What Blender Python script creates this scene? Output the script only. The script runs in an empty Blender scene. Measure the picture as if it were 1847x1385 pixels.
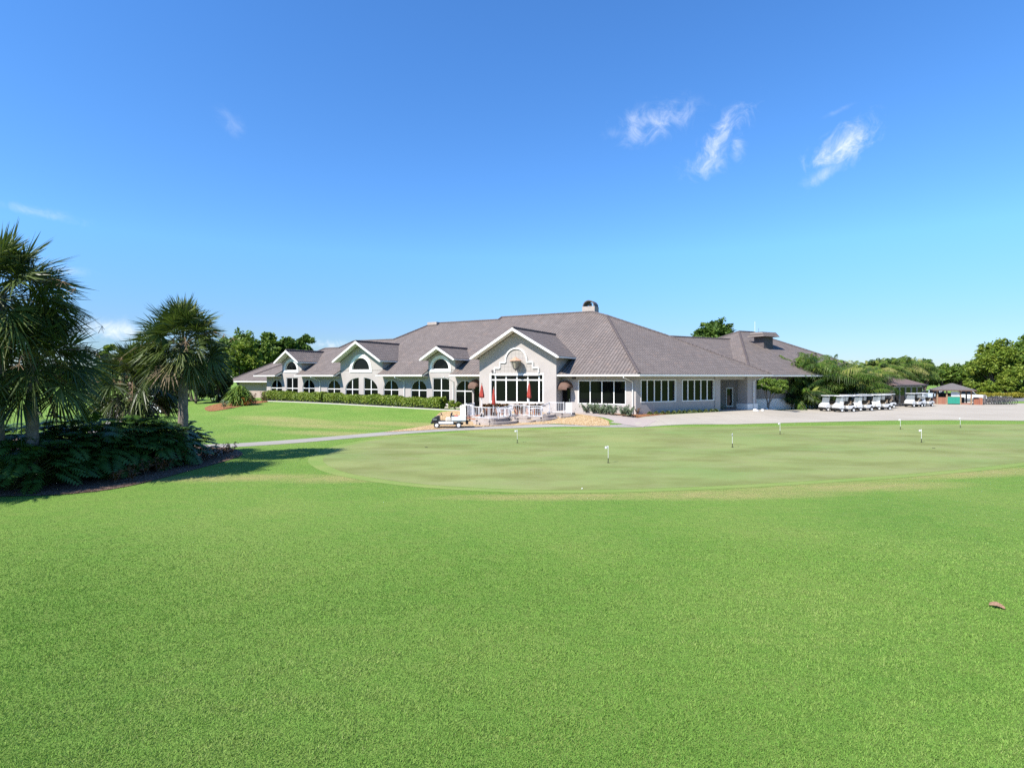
import bpy, bmesh, math, random
import numpy as np
from mathutils import Vector, Matrix
from mathutils.geometry import tessellate_polygon
random.seed(7); RNG = np.random.default_rng(7)
SC = bpy.context.scene; COL = SC.collection
R = math.radians
CX, HY, FP, CH = 923.5, 680.0, 1000.0, 4.0          # camera model: principal column, horizon row, focal length in px, eye height

def at(px, py, z=0.0):                               # ground point seen at a pixel
    Y = (CH - z) * FP / (py - HY)
    return Vector(((px - CX) / FP * Y, Y, z))
def atY(px, Y, z=0.0): return Vector(((px - CX) / FP * Y, Y, z))
def zat(py, Y): return CH - (py - HY) / FP * Y
def sstep(a, b, x):
    t = np.clip((x - a) / (b - a), 0, 1); return t * t * (3 - 2 * t)

# ---------------------------------------------------------------- frames of the two main facades
class Frame:
    def __init__(s, P, a, n):
        s.P = Vector((P[0], P[1])); s.a = Vector(a).normalized(); s.n = Vector(n).normalized()
    def pt(s, t, d, z):
        q = s.P + s.a * t + s.n * d; return Vector((q.x, q.y, z))
    def s_at(s, px, d=0.0):
        u = (px - CX) / FP; q = s.P + s.n * d
        return (u * q.y - q.x) / (s.a.x - u * s.a.y)
    def sz(s, px, py, d=0.0):
        t = s.s_at(px, d); Y = (s.P + s.a * t + s.n * d).y
        return t, CH - (py - HY) / FP * Y
    def sd(s, p):
        v = Vector((p[0], p[1])) - s.P; return v.dot(s.a), v.dot(s.n)
    def roof(s, px, py, zE, ov, k=.5):                # where the view through a pixel meets the roof slope
        u = (px - CX) / FP; v = (HY - py) / FP; nn = s.n.x * u + s.n.y
        t = (zE + k * ov + k * s.n.dot(s.P) - CH) / (v + k * nn)
        return Vector((u * t, t, CH + v * t))
P0 = (11.51, 51.5)
F1 = Frame(P0, (-.879, .477), (-.477, -.879))
F2 = Frame(P0, (.870, .492), (.492, -.870))

def hz(x, y):                                        # terrain height
    x = np.asarray(x, float); y = np.asarray(y, float)
    vx, vy = x - P0[0], y - P0[1]
    s1 = vx * F1.a.x + vy * F1.a.y; d1 = vx * F1.n.x + vy * F1.n.y
    s2 = vx * F2.a.x + vy * F2.a.y; d2 = vx * F2.n.x + vy * F2.n.y
    w = 7.0 + 17 * sstep(12, 34, s1)
    zb = .5 + .35 * sstep(15, 45, s1)
    h1 = zb * (1 - sstep(1.2, 1.2 + w, d1)) * sstep(-9, -.5, s1)
    h2 = .5 * (1 - sstep(1.0, 6.5, d2)) * (1 - sstep(17, 24, s2)) * sstep(-14, -4, s2)
    far = .9 * sstep(48, 80, y) * (1 - sstep(-45, -28, x))
    return np.maximum(np.maximum(h1, h2), far)
def gz(p): return float(hz(p[0], p[1]))
def ground(px, py):                                  # pixel to terrain point
    z = 0.0
    for _ in range(12):
        p = at(px, py, z); z = gz(p)
    p.z = z; return p
def groundY(px, Y):
    p = atY(px, Y); p.z = gz(p); return p

# ---------------------------------------------------------------- mesh builder
class MB:
    def __init__(s): s.v = []; s.f = []; s.uv = {}
    def add(s, vs, fs):
        b = len(s.v); s.v += [tuple(v) for v in vs]; s.f += [tuple(b + i for i in f) for f in fs]; return s
    def box(s, c, size, rz=0, M=None):
        hx, hy, hzz = size[0] / 2, size[1] / 2, size[2] / 2
        vs = [Vector((x * hx, y * hy, z * hzz)) for x in (-1, 1) for y in (-1, 1) for z in (-1, 1)]
        r = M if M is not None else Matrix.Rotation(rz, 3, 'Z')
        vs = [r @ v + Vector(c) for v in vs]
        return s.add(vs, [(0, 1, 3, 2), (4, 6, 7, 5), (0, 4, 5, 1), (2, 3, 7, 6), (0, 2, 6, 4), (1, 5, 7, 3)])
    def hexa(s, q, w):                               # quad q pushed along vector w
        vs = [Vector(p) for p in q] + [Vector(p) + Vector(w) for p in q]
        n = len(q)
        return s.add(vs, [tuple(range(n))[::-1], tuple(range(n, 2 * n))] + [(i, (i + 1) % n, n + (i + 1) % n, n + i) for i in range(n)])
    def bar(s, p, q, w, h=None, up=(0, 0, 1)):
        p, q = Vector(p), Vector(q); h = h or w; d = (q - p).normalized(); up = Vector(up)
        if abs(d.dot(up)) > .98: up = Vector((1, 0, 0))
        x = d.cross(up).normalized() * w / 2; y = x.cross(d).normalized() * h / 2
        return s.hexa([p - x - y, p + x - y, p + x + y, p - x + y], q - p)
    def tube(s, pts, rad, n=8, caps=True):
        pts = [Vector(p) for p in pts]; b = len(s.v); m = len(pts)
        if not hasattr(rad, '__len__'): rad = [rad] * m
        for i, p in enumerate(pts):
            d = (pts[min(i + 1, m - 1)] - pts[max(i - 1, 0)]).normalized()
            up = Vector((0, 0, 1)) if abs(d.z) < .95 else Vector((1, 0, 0))
            x = d.cross(up).normalized(); y = d.cross(x)
            for k in range(n):
                a = 2 * math.pi * k / n; s.v.append(tuple(p + (x * math.cos(a) + y * math.sin(a)) * rad[i]))
        for i in range(m - 1):
            for k in range(n):
                s.f.append((b + i * n + k, b + i * n + (k + 1) % n, b + (i + 1) * n + (k + 1) % n, b + (i + 1) * n + k))
        if caps:
            s.f.append(tuple(b + k for k in range(n))[::-1]); s.f.append(tuple(b + (m - 1) * n + k for k in range(n)))
        return s
    def lathe(s, prof, n=16, c=(0, 0, 0), M=None, caps=True):
        b = len(s.v); c = Vector(c)
        for r, z in prof:
            for k in range(n):
                a = 2 * math.pi * k / n; v = Vector((r * math.cos(a), r * math.sin(a), z))
                s.v.append(tuple((M @ v if M is not None else v) + c))
        m = len(prof)
        for i in range(m - 1):
            for k in range(n):
                s.f.append((b + i * n + k, b + i * n + (k + 1) % n, b + (i + 1) * n + (k + 1) % n, b + (i + 1) * n + k))
        if caps: s.f.append(tuple(b + k for k in range(n))[::-1]); s.f.append(tuple(b + (m - 1) * n + k for k in range(n)))
        return s
    def prism(s, poly, w, M=None, c=(0, 0, 0)):      # profile (x,z) extruded across y by width w (centred); w may be a list per point
        n = len(poly); ws = w if hasattr(w, '__len__') else [w] * n; c = Vector(c)
        vs = [Vector((p[0], -ws[i] / 2, p[1])) for i, p in enumerate(poly)] + [Vector((p[0], ws[i] / 2, p[1])) for i, p in enumerate(poly)]
        vs = [(M @ v if M is not None else v) + c for v in vs]
        tri = tessellate_polygon([[Vector((p[0], p[1], 0)) for p in poly]])
        return s.add(vs, [tuple(t) for t in tri] + [tuple(i + n for i in t)[::-1] for t in tri] + [(i, (i + 1) % n, n + (i + 1) % n, n + i) for i in range(n)])
    def panel(s, fr, outer, holes, d0, d1):          # wall panel in a facade frame, with real openings
        loops = [[Vector((p[0], p[1], 0)) for p in l] for l in [outer] + list(holes)]
        flat = [p for l in loops for p in l]; n = len(flat)
        tri = tessellate_polygon(loops)
        vs = [fr.pt(p.x, d0, p.y) for p in flat] + [fr.pt(p.x, d1, p.y) for p in flat]
        fs = [tuple(t) for t in tri] + [tuple(i + n for i in t)[::-1] for t in tri]
        k = 0
        for l in loops:
            m = len(l); fs += [(k + i, k + (i + 1) % m, n + k + (i + 1) % m, n + k + i) for i in range(m)]; k += m
        return s.add(vs, fs)
    def ring(s, fr, outline, inner, d0, d1):         # strip between two matching outlines
        n = len(outline); vs = []
        for d in (d0, d1):
            vs += [fr.pt(p[0], d, p[1]) for p in outline] + [fr.pt(p[0], d, p[1]) for p in inner]
        fs = []
        for i in range(n):
            j = (i + 1) % n
            fs += [(i, j, n + j, n + i), (2 * n + i, 3 * n + i, 3 * n + j, 2 * n + j), (i, 2 * n + i, 2 * n + j, j), (n + i, n + j, 3 * n + j, 3 * n + i)]
        return s.add(vs, fs)

def wm(o):
    if o is None: return Matrix.Identity(4)
    if o.parent: return wm(o.parent) @ o.matrix_parent_inverse @ o.matrix_basis
    return o.matrix_basis.copy()
def obj(name, mb, m, parent=None, smooth=False, uvf=None, fix=True):
    me = bpy.data.meshes.new(name); me.from_pydata(mb.v, [], mb.f); me.update()
    if fix:
        b = bmesh.new(); b.from_mesh(me); bmesh.ops.recalc_face_normals(b, faces=b.faces); b.to_mesh(me); b.free()
    if uvf:
        uv = me.uv_layers.new(name='UVMap')
        co = [v.co for v in me.vertices]
        for l in me.loops: uv.data[l.index].uv = uvf(co[l.vertex_index])
    if smooth: me.polygons.foreach_set('use_smooth', [True] * len(me.polygons))
    o = bpy.data.objects.new(name, me); COL.objects.link(o)
    for q in (m if isinstance(m, (list, tuple)) else [m]): me.materials.append(q)
    if parent is not None:
        o.parent = parent; o.matrix_parent_inverse = wm(parent).inverted()
    return o
def tag(o, label, cat=None, group=None, kind=None):
    if label: o['label'] = label
    if cat: o['category'] = cat
    if group: o['group'] = group
    if kind: o['kind'] = kind
    return o
def thing(name, label, cat, loc=(0, 0, 0), group=None):
    o = bpy.data.objects.new(name, None); COL.objects.link(o); o.location = loc; o.empty_display_size = .3
    return tag(o, label, cat, group)
def children(o): return [c for c in bpy.data.objects if c.parent == o]
KIDS = {}
def dup(root, loc, rz=0, label=None, group=None, scale=None, recolor=None):
    c = root.copy(); COL.objects.link(c); c.location = loc; c.rotation_euler = (0, 0, rz)
    if scale: c.scale = scale if hasattr(scale, '__len__') else (scale,) * 3
    if label: c['label'] = label
    if group: c['group'] = group
    for ch in children(root):
        d = ch.copy(); COL.objects.link(d); d.parent = c
        for g in children(ch):
            e = g.copy(); COL.objects.link(e); e.parent = d
    return c
def fast(name, verts, faces, m, parent=None, rnd=None, smooth=False):    # numpy mesh; faces (N,k)
    me = bpy.data.meshes.new(name); verts = np.asarray(verts, np.float32); faces = np.asarray(faces, np.int32)
    n, k = faces.shape
    me.vertices.add(len(verts)); me.vertices.foreach_set('co', verts.ravel())
    me.loops.add(n * k); me.loops.foreach_set('vertex_index', faces.ravel())
    me.polygons.add(n); me.polygons.foreach_set('loop_start', np.arange(0, n * k, k, dtype=np.int32))
    me.update(calc_edges=True)
    if rnd is not None:
        a = me.attributes.new('rnd', 'FLOAT', 'POINT'); a.data.foreach_set('value', np.asarray(rnd, np.float32))
    me.materials.append(m)
    if smooth: me.polygons.foreach_set('use_smooth', [True] * n)
    o = bpy.data.objects.new(name, me); COL.objects.link(o)
    if parent is not None:
        o.parent = parent; o.matrix_parent_inverse = wm(parent).inverted()
    return o

# ---------------------------------------------------------------- materials
class NT:
    def __init__(s, name):
        s.m = bpy.data.materials.new(name); s.m.use_nodes = True; s.t = s.m.node_tree; s.t.nodes.clear()
        s.out = s.n('ShaderNodeOutputMaterial')
    def n(s, typ, **kw):
        q = s.t.nodes.new(typ)
        for k, v in kw.items():
            if k.startswith('_'): setattr(q, k[1:], v)
            else: s.set(q, k, v)
        return q
    def set(s, q, k, v):
        i = q.inputs[int(k[1:])] if k[0] == 'i' and k[1:].isdigit() else q.inputs[k.replace('__', ' ')]
        if isinstance(v, bpy.types.NodeSocket): s.t.links.new(v, i)
        elif isinstance(v, bpy.types.Node): s.t.links.new(v.outputs[0], i)
        else: i.default_value = v
    def math(s, op, a, b=None, c=None, clamp=False):
        q = s.n('ShaderNodeMath', _operation=op, _use_clamp=clamp); s.set(q, 'i0', a)
        if b is not None: s.set(q, 'i1', b)
        if c is not None: s.set(q, 'i2', c)
        return q.outputs[0]
    def mix(s, f, a, b, mode='MIX'):
        q = s.n('ShaderNodeMix', _data_type='RGBA', _blend_type=mode); s.set(q, 'i0', f); s.set(q, 'i6', c4(a)); s.set(q, 'i7', c4(b)); return q.outputs[2]
    def ramp(s, f, stops, interp='LINEAR'):
        q = s.n('ShaderNodeValToRGB'); s.set(q, 'i0', f); r = q.color_ramp; r.interpolation = interp
        while len(r.elements) < len(stops): r.elements.new(.5)
        for e, (p, c) in zip(r.elements, stops): e.position = p; e.color = c4(c)
        return q.outputs[0]
    def noise(s, vec, scale, detail=3, rough=.55):
        q = s.n('ShaderNodeTexNoise', Scale=scale, Detail=detail, Roughness=rough)
        if vec is not None: s.set(q, 'Vector', vec)
        return q.outputs[0]
    def pos(s): return s.n('ShaderNodeNewGeometry').outputs['Position']
    def objc(s): return s.n('ShaderNodeTexCoord').outputs['Object']
    def attr(s, name): return s.n('ShaderNodeAttribute', _attribute_name=name).outputs['Fac']
    def vscale(s, vec, sc):
        q = s.n('ShaderNodeVectorMath', _operation='MULTIPLY'); s.set(q, 'i0', vec); q.inputs[1].default_value = sc; return q.outputs[0]
    def bump(s, h, strength=.3, dist=.02):
        q = s.n('ShaderNodeBump', Strength=strength, Distance=dist); s.set(q, 'Height', h); return q.outputs[0]
    def bsdf(s, col, rough=.6, normal=None, metal=0, spec=.5, **kw):
        q = s.n('ShaderNodeBsdfPrincipled'); s.set(q, 'Base Color', c4(col)); s.set(q, 'Roughness', rough); s.set(q, 'Metallic', metal)
        s.set(q, 'Specular IOR Level', spec)
        if normal is not None: s.set(q, 'Normal', normal)
        for k, v in kw.items(): s.set(q, k, v)
        return q
    def done(s, sh): s.t.links.new(sh.outputs[0] if isinstance(sh, bpy.types.Node) else sh, s.out.inputs[0]); return s.m
def c4(c):
    if isinstance(c, (tuple, list)): return (c[0], c[1], c[2], 1.0)
    return c
def simple(name, col, rough=.5, var=.15, scale=3., bump=0., bscale=30., metal=0, spec=.5, dirt=None):
    t = NT(name); p = t.objc()
    n = t.noise(p, scale, 4)
    lo = tuple(x * (1 - var) for x in col); hi = tuple(min(1, x * (1 + var)) for x in col)
    c = t.ramp(n, [(.3, lo), (.7, hi)])
    nb = t.bump(t.noise(p, bscale, 3), bump, .03) if bump else None
    return t.done(t.bsdf(c, rough, nb, metal, spec))
def leafmat(name, cols, rough=.5, trans=.35, spec=.3, gloss_var=False):
    t = NT(name); r = t.attr('rnd')
    c = t.ramp(r, [(i / (len(cols) - 1), q) for i, q in enumerate(cols)])
    b = t.bsdf(c, rough, spec=spec)
    tr = t.n('ShaderNodeBsdfTranslucent'); t.set(tr, 'Color', t.mix(.5, c, (.30, .42, .04), 'MULTIPLY') if False else t.mix(.35, c, (.12, .2, .01)))
    mx = t.n('ShaderNodeMixShader', i0=trans); t.set(mx, 'i1', b); t.set(mx, 'i2', tr)
    return t.done(mx)
M = {}
M['white'] = simple('white_paint', (.70, .69, .66), .45, .05, 2)
M['rail'] = simple('white_rail_paint', (.62, .62, .63), .35, .04, 4)
M['stucco'] = simple('grey_beige_stucco', (.350, .318, .298), .85, .07, .8, .25, 60)
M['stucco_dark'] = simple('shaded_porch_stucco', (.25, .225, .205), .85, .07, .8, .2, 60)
M['pink'] = simple('pink_stucco', (.33, .255, .225), .85, .06, 1, .2, 60)
M['stone'] = simple('retaining_wall_stucco', (.33, .285, .255), .8, .12, 3, .3, 40)
M['trimgrey'] = simple('roof_trim_dark', (.10, .09, .09), .7, .2, 4)
M['capbrown'] = simple('ridge_tile', (.085, .068, .066), .75, .3, 5, .3, 20)
M['brown_awning'] = simple('brown_awning_canvas', (.11, .06, .042), .8, .15, 4)
M['black'] = simple('black_plastic', (.012, .012, .013), .45, .3, 5)
M['tyre'] = simple('tyre_rubber', (.018, .018, .018), .8, .2, 10)
M['rimwhite'] = simple('white_wheel_rim', (.7, .7, .68), .4, .1, 10)
M['cartwhite'] = simple('white_cart_body', (.62, .62, .61), .25, .03, 2, spec=.6)
M['seat'] = simple('beige_vinyl_seat', (.13, .095, .06), .6, .15, 6)
M['seatlight'] = simple('cream_vinyl', (.55, .50, .42), .55, .1, 6)
M['metal'] = simple('grey_metal', (.35, .36, .37), .35, .15, 8, metal=.8)
M['chrome'] = simple('bright_metal', (.6, .6, .6), .25, .1, 8, metal=1)
M['umbrella'] = simple('red_umbrella_canvas', (.30, .035, .022), .8, .25, 4, .2, 15)
M['wood'] = simple('weathered_wood', (.23, .15, .09), .75, .25, 6)
M['terracotta'] = simple('terracotta', (.36, .17, .10), .8, .15, 6)
M['red'] = simple('red_plastic', (.42, .05, .02), .4, .15, 6)
M['orange'] = simple('orange_tool_wood', (.42, .16, .07), .6, .2, 6)
M['green_panel'] = simple('green_painted_panel', (.015, .20, .14), .5, .1, 4)
M['rock'] = simple('white_rock', (.72, .70, .66), .8, .15, 5, .5, 8)
M['concrete_curb'] = simple('concrete_kerb', (.42, .39, .35), .85, .1, 3, .2, 30)
M['flag'] = simple('white_flag_cloth', (.55, .56, .55), .8, .04, 8)
M['cup'] = simple('cup_dark', (.01, .012, .01), .9, .1, 8)
M['ball'] = simple('golf_ball_white', (.85, .85, .83), .35, .02, 8, .6, 300)
M['deadleaf'] = simple('dry_leaf', (.22, .13, .08), .7, .35, 30, .5, 60)
M['louvre'] = simple('dark_vent', (.05, .04, .035), .7, .2, 8)
M['bark'] = simple('tree_bark', (.11, .085, .065), .9, .35, 6, .8, 14)
M['palmbark'] = simple('palm_bark', (.17, .14, .115), .9, .35, 5, .9, 22)
M['frond_dead'] = simple('dry_palm_frond', (.13, .095, .05), .8, .35, 4)
M['stalk'] = simple('palm_flower_stalk', (.22, .14, .075), .8, .3, 6)
def glassmat():
    t = NT('dark_window_glass'); p = t.pos()
    n = t.bump(t.noise(p, .55, 2), .12, .06)
    b = t.bsdf((.004, .005, .005), .035, n, spec=.22)
    return t.done(b)
M['glass'] = glassmat()
def shield():
    t = NT('clear_windscreen'); a = t.n('ShaderNodeBsdfTransparent'); g = t.n('ShaderNodeBsdfGlossy', Roughness=.05); g.inputs[0].default_value = (.8, .88, .95, 1)
    d = t.n('ShaderNodeBsdfDiffuse'); d.inputs[0].default_value = (.55, .62, .68, 1)
    m = t.n('ShaderNodeMixShader', i0=.18); t.set(m, 'i1', a); t.set(m, 'i2', d)
    k = t.n('ShaderNodeMixShader', i0=.15); t.set(k, 'i1', m); t.set(k, 'i2', g)
    return t.done(k)
M['shield'] = shield()
def paint(name, col): return simple(name, col, .22, .05, 2, spec=.6)
def rooftile():
    t = NT('mauve_roof_tile'); uv = t.n('ShaderNodeUVMap'); sp = t.n('ShaderNodeSeparateXYZ'); t.set(sp, 'i0', uv)
    W, H = .34, .42
    v = t.math('DIVIDE', sp.outputs[1], H); row = t.math('FLOOR', v); fv = t.math('FRACT', v)
    u = t.math('DIVIDE', sp.outputs[0], W); u = t.math('ADD', u, t.math('MULTIPLY', t.math('MODULO', row, 2.0), .0)); colm = t.math('FLOOR', u); fu = t.math('FRACT', u)
    wave = t.math('SINE', t.math('MULTIPLY', fu, 2 * math.pi))
    hgt = t.math('ADD', t.math('MULTIPLY', wave, .55), t.math('MULTIPLY', t.math('SUBTRACT', 1.0, fv), .8))
    cmb = t.n('ShaderNodeCombineXYZ'); t.set(cmb, 'i0', colm); t.set(cmb, 'i1', row)
    wn = t.n('ShaderNodeTexWhiteNoise', _noise_dimensions='2D'); t.set(wn, 'Vector', cmb)
    c = t.ramp(wn.outputs[0], [(0, (.155, .128, .112)), (.5, (.176, .146, .128)), (.9, (.195, .163, .145)), (1, (.215, .162, .132))])
    big = t.ramp(t.noise(t.vscale(uv.outputs[0], (.8, .12, 1)), .9, 5, .65), [(.35, (0, 0, 0)), (.75, (1, 1, 1))])
    c = t.mix(t.math('MULTIPLY', big, .5), c, (.115, .095, .085))
    gap = t.math('MULTIPLY', t.math('LESS_THAN', fv, .16), .55)          # the open lip under each course
    gap2 = t.math('MULTIPLY', t.math('GREATER_THAN', t.math('ABSOLUTE', t.math('SUBTRACT', fu, .75)), .0), t.math('LESS_THAN', t.math('ABSOLUTE', t.math('SUBTRACT', fu, .75)), .13))
    c = t.mix(t.math('MAXIMUM', gap, t.math('MULTIPLY', gap2, .6)), c, (.018, .013, .013))
    return t.done(t.bsdf(c, .7, t.bump(hgt, .9, .05), spec=.3))
M['tile'] = rooftile()
def brick():
    t = NT('orange_brick'); b = t.n('ShaderNodeTexBrick', Scale=1.0); t.set(b, 'Vector', t.objc())
    b.inputs['Color1'].default_value = (.26, .085, .04, 1); b.inputs['Color2'].default_value = (.19, .06, .035, 1); b.inputs['Mortar'].default_value = (.25, .20, .16, 1)
    b.inputs['Brick Width'].default_value = .22; b.inputs['Row Height'].default_value = .075; b.inputs['Mortar Size'].default_value = .008
    return t.done(t.bsdf(b.outputs[0], .85))
M['brick'] = brick()
# ---------------------------------------------------------------- ground materials
def lawnmat():
    t = NT('lawn_turf'); p = t.pos()
    base = t.ramp(t.noise(p, .22, 4), [(.3, (.122, .220, .042)), (.52, (.157, .250, .052)), (.72, (.200, .264, .066))])
    mid = t.noise(t.vscale(p, (1, 1.6, 1)), 1.6, 4, .65)
    c = t.mix(t.math('MULTIPLY', t.ramp(mid, [(.42, (0, 0, 0)), (.75, (1, 1, 1))]), .55), base, (.226, .262, .078))
    c = t.mix(t.math('MULTIPLY', t.ramp(t.noise(p, 4.5, 3, .7), [(.55, (0, 0, 0)), (.8, (1, 1, 1))]), .5), c, (.092, .196, .038))
    fine = t.noise(p, 45, 3, .75); fine2 = t.noise(p, 170, 2, .7)
    c = t.mix(t.ramp(fine, [(.35, (0, 0, 0)), (.7, (1, 1, 1))]), t.mix(.40, c, (.050, .145, .018)), c)
    c = t.mix(t.math('MULTIPLY', t.ramp(fine2, [(.55, (0, 0, 0)), (.8, (1, 1, 1))]), .6), c, (.17, .30, .05))
    # dry, worn turf along the apron of the green and on the bank
    def ell(cx, cy, rx, ry, ang=0):
        sp = t.n('ShaderNodeSeparateXYZ'); t.set(sp, 'i0', p)
        dx = t.math('SUBTRACT', sp.outputs[0], cx); dy = t.math('SUBTRACT', sp.outputs[1], cy)
        ca, sa = math.cos(ang), math.sin(ang)
        a = t.math('DIVIDE', t.math('ADD', t.math('MULTIPLY', dx, ca), t.math('MULTIPLY', dy, sa)), rx)
        b = t.math('DIVIDE', t.math('SUBTRACT', t.math('MULTIPLY', dy, ca), t.math('MULTIPLY', dx, sa)), ry)
        q = t.math('ADD', t.math('MULTIPLY', a, a), t.math('MULTIPLY', b, b))
        return t.math('SUBTRACT', 1.0, q, clamp=True)
    wear = None
    for e in [(1.5, 18.5, 5.0, .65, .02), (2.6, 18.75, 2.6, .40, .0), (7.0, 18.9, 5.5, 1.0, .05), (12, 20.2, 6, 1.1, .12), (19, 23.0, 7, 1.1, .22), (-11, 22, 4.5, 1.0, .1), (-6, 22.0, 4, 1.2, .1), (-8.5, 47.0, 9, 2.6, -.35), (-16, 45.5, 9, 2.2, -.4), (-12, 39, 7, 1.8, -.35), (-20, 50, 9, 2.4, -.45), (-2, 42.5, 4, 1.8, .15)]:
        w = ell(*e); wear = w if wear is None else t.math('MAXIMUM', wear, w)
    wn = t.math('MULTIPLY', wear, t.ramp(t.noise(t.vscale(p, (1, 2.5, 1)), 1.2, 5, .7), [(.22, (0, 0, 0)), (.56, (1, 1, 1))]))
    c = t.mix(t.math('MULTIPLY', wn, .80), c, (.30, .265, .11))
    h = t.math('ADD', t.noise(p, 26, 4, .75), t.math('MULTIPLY', t.noise(t.vscale(p, (1, 1.5, 1)), 5.0, 3, .6), 1.3))
    return t.done(t.bsdf(c, .9, t.bump(h, .85, .06), spec=.05))
M['lawn'] = lawnmat()
def greenmat():
    t = NT('putting_turf'); p = t.pos()
    c = t.ramp(t.noise(t.vscale(p, (.6, 1, 1)), .16, 4, .6), [(.3, (.150, .212, .064)), (.5, (.192, .230, .078)), (.7, (.235, .245, .092))])
    st = t.noise(t.vscale(p, (.55, 1.0, 1)), .42, 5, .6)
    c = t.mix(t.math('MULTIPLY', t.ramp(st, [(.44, (0, 0, 0)), (.62, (1, 1, 1))]), .75), c, (.140, .148, .046))
    c = t.mix(t.math('MULTIPLY', t.ramp(t.noise(t.vscale(p, (.5, 1, 1)), .45, 4, .7), [(.48, (0, 0, 0)), (.66, (1, 1, 1))]), .55), c, (.215, .215, .098))
    c = t.mix(t.math('MULTIPLY', t.ramp(t.noise(p, 60, 3, .7), [(.4, (1, 1, 1)), (.6, (0, 0, 0))]), .25), c, (.066, .13, .03))
    return t.done(t.bsdf(c, .9, t.bump(t.noise(p, 40, 3), .25, .02), spec=.15))
M['green'] = greenmat()
def collarmat():
    t = NT('collar_turf'); p = t.pos()
    c = t.ramp(t.noise(p, .5, 5, .65), [(.35, (.165, .232, .062)), (.65, (.215, .252, .080))])
    c = t.mix(t.math('MULTIPLY', t.ramp(t.noise(p, 30, 3, .7), [(.4, (1, 1, 1)), (.65, (0, 0, 0))]), .3), c, (.06, .15, .03))
    return t.done(t.bsdf(c, .9, t.bump(t.noise(p, 30, 3), .5, .03), spec=.05))
M['collar'] = collarmat()
def pavemat(name, a, b, d):
    t = NT(name); p = t.pos()
    c = t.ramp(t.noise(p, .15, 5, .6), [(.3, a), (.7, b)])
    c = t.mix(t.math('MULTIPLY', t.ramp(t.noise(t.vscale(p, (.25, 1.3, 1)), .5, 5, .65), [(.5, (0, 0, 0)), (.75, (1, 1, 1))]), .4), c, d)
    c = t.mix(t.math('MULTIPLY', t.noise(p, 25, 3), .18), c, d)
    if 'concrete' in name:
        br = t.n('ShaderNodeTexBrick', Scale=1.0, _offset=.0); t.set(br, 'Vector', p); br.inputs['Brick Width'].default_value = 4.2; br.inputs['Row Height'].default_value = 4.2; br.inputs['Mortar Size'].default_value = .018
        c = t.mix(t.math('MULTIPLY', br.outputs['Fac'], .55), c, (.12, .11, .095))
        tm = t.n('ShaderNodeTexWave', Scale=.09, Distortion=9.0, Detail=1.5, _wave_type='RINGS'); t.set(tm, 'Vector', p)
        c = t.mix(t.math('MULTIPLY', t.math('GREATER_THAN', tm.outputs['Fac'], .994), .18), c, (.10, .095, .09))
    return t.done(t.bsdf(c, .9, t.bump(t.noise(p, 30, 3), .2, .01), spec=.2))
M['pave'] = pavemat('pale_concrete', (.305, .272, .222), (.37, .335, .28), (.235, .212, .18))
M['path'] = pavemat('grey_path_concrete', (0.252, 0.234, 0.210), (0.300, 0.282, 0.252), (0.198, 0.186, 0.168))
M['asphalt'] = pavemat('worn_asphalt', (0.132, 0.132, 0.132), (0.180, 0.180, 0.174), (0.102, 0.102, 0.102))
M['walk'] = pavemat('pink_walk', (0.300, 0.252, 0.228), (0.348, 0.300, 0.276), (0.252, 0.216, 0.198))
def gravel():
    t = NT('tan_gravel'); p = t.pos(); v = t.n('ShaderNodeTexVoronoi', Scale=15.0); t.set(v, 'Vector', p)
    sp = t.n('ShaderNodeSeparateColor'); t.set(sp, 'i0', v.outputs['Color'])
    c = t.ramp(sp.outputs[0], [(0, (0.227, 0.128, 0.052)), (.4, (0.393, 0.250, 0.113)), (.75, (0.499, 0.364, 0.196)), (1, (0.567, 0.477, 0.340))])
    return t.done(t.bsdf(c, .9, t.bump(t.math('SUBTRACT', 1.0, v.outputs['Distance']), 1, .06), spec=.2))
M['gravel'] = gravel()
def mulch(name, a, b, c3):
    t = NT(name); p = t.pos(); v = t.n('ShaderNodeTexVoronoi', Scale=14.0); t.set(v, 'Vector', t.vscale(p, (1, 2, 1)))
    sp = t.n('ShaderNodeSeparateColor'); t.set(sp, 'i0', v.outputs['Color'])
    c = t.ramp(sp.outputs[0], [(0, a), (.5, b), (1, c3)])
    return t.done(t.bsdf(c, .95, t.bump(v.outputs['Distance'], 1, .05), spec=.1))
M['mulch'] = mulch('brown_mulch', (0.049, 0.028, 0.020), (0.112, 0.070, 0.049), (0.238, 0.175, 0.133))
M['mulch_red'] = mulch('red_mulch', (0.154, 0.056, 0.021), (0.280, 0.119, 0.049), (0.350, 0.210, 0.119))

# ---------------------------------------------------------------- ground sheet and overlays
def axis(lo, hi, step, far):
    a = list(np.arange(lo, hi, step)); f0, f1 = [], []
    d = step * 2; x = lo
    while x > -far: x -= d; d *= 1.5; f0.append(x)
    d = step * 2; x = a[-1]
    while x < far: x += d; d *= 1.5; f1.append(x)
    return np.array(f0[::-1] + a + f1)
gx, gy = axis(-70, 70, .8, 2500), axis(0, 100, .8, 2500)
XX, YY = np.meshgrid(gx, gy); nx, ny = len(gx), len(gy)
V = np.stack([XX.ravel(), YY.ravel(), hz(XX, YY).ravel()], 1)
I = np.arange((ny - 1) * nx).reshape(ny - 1, nx)[:, :-1].ravel()
FQ = np.stack([I, I + 1, I + nx + 1, I + nx], 1)
tag(fast('lawn', V, FQ, M['lawn'], smooth=True), None, None, kind='structure')

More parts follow.
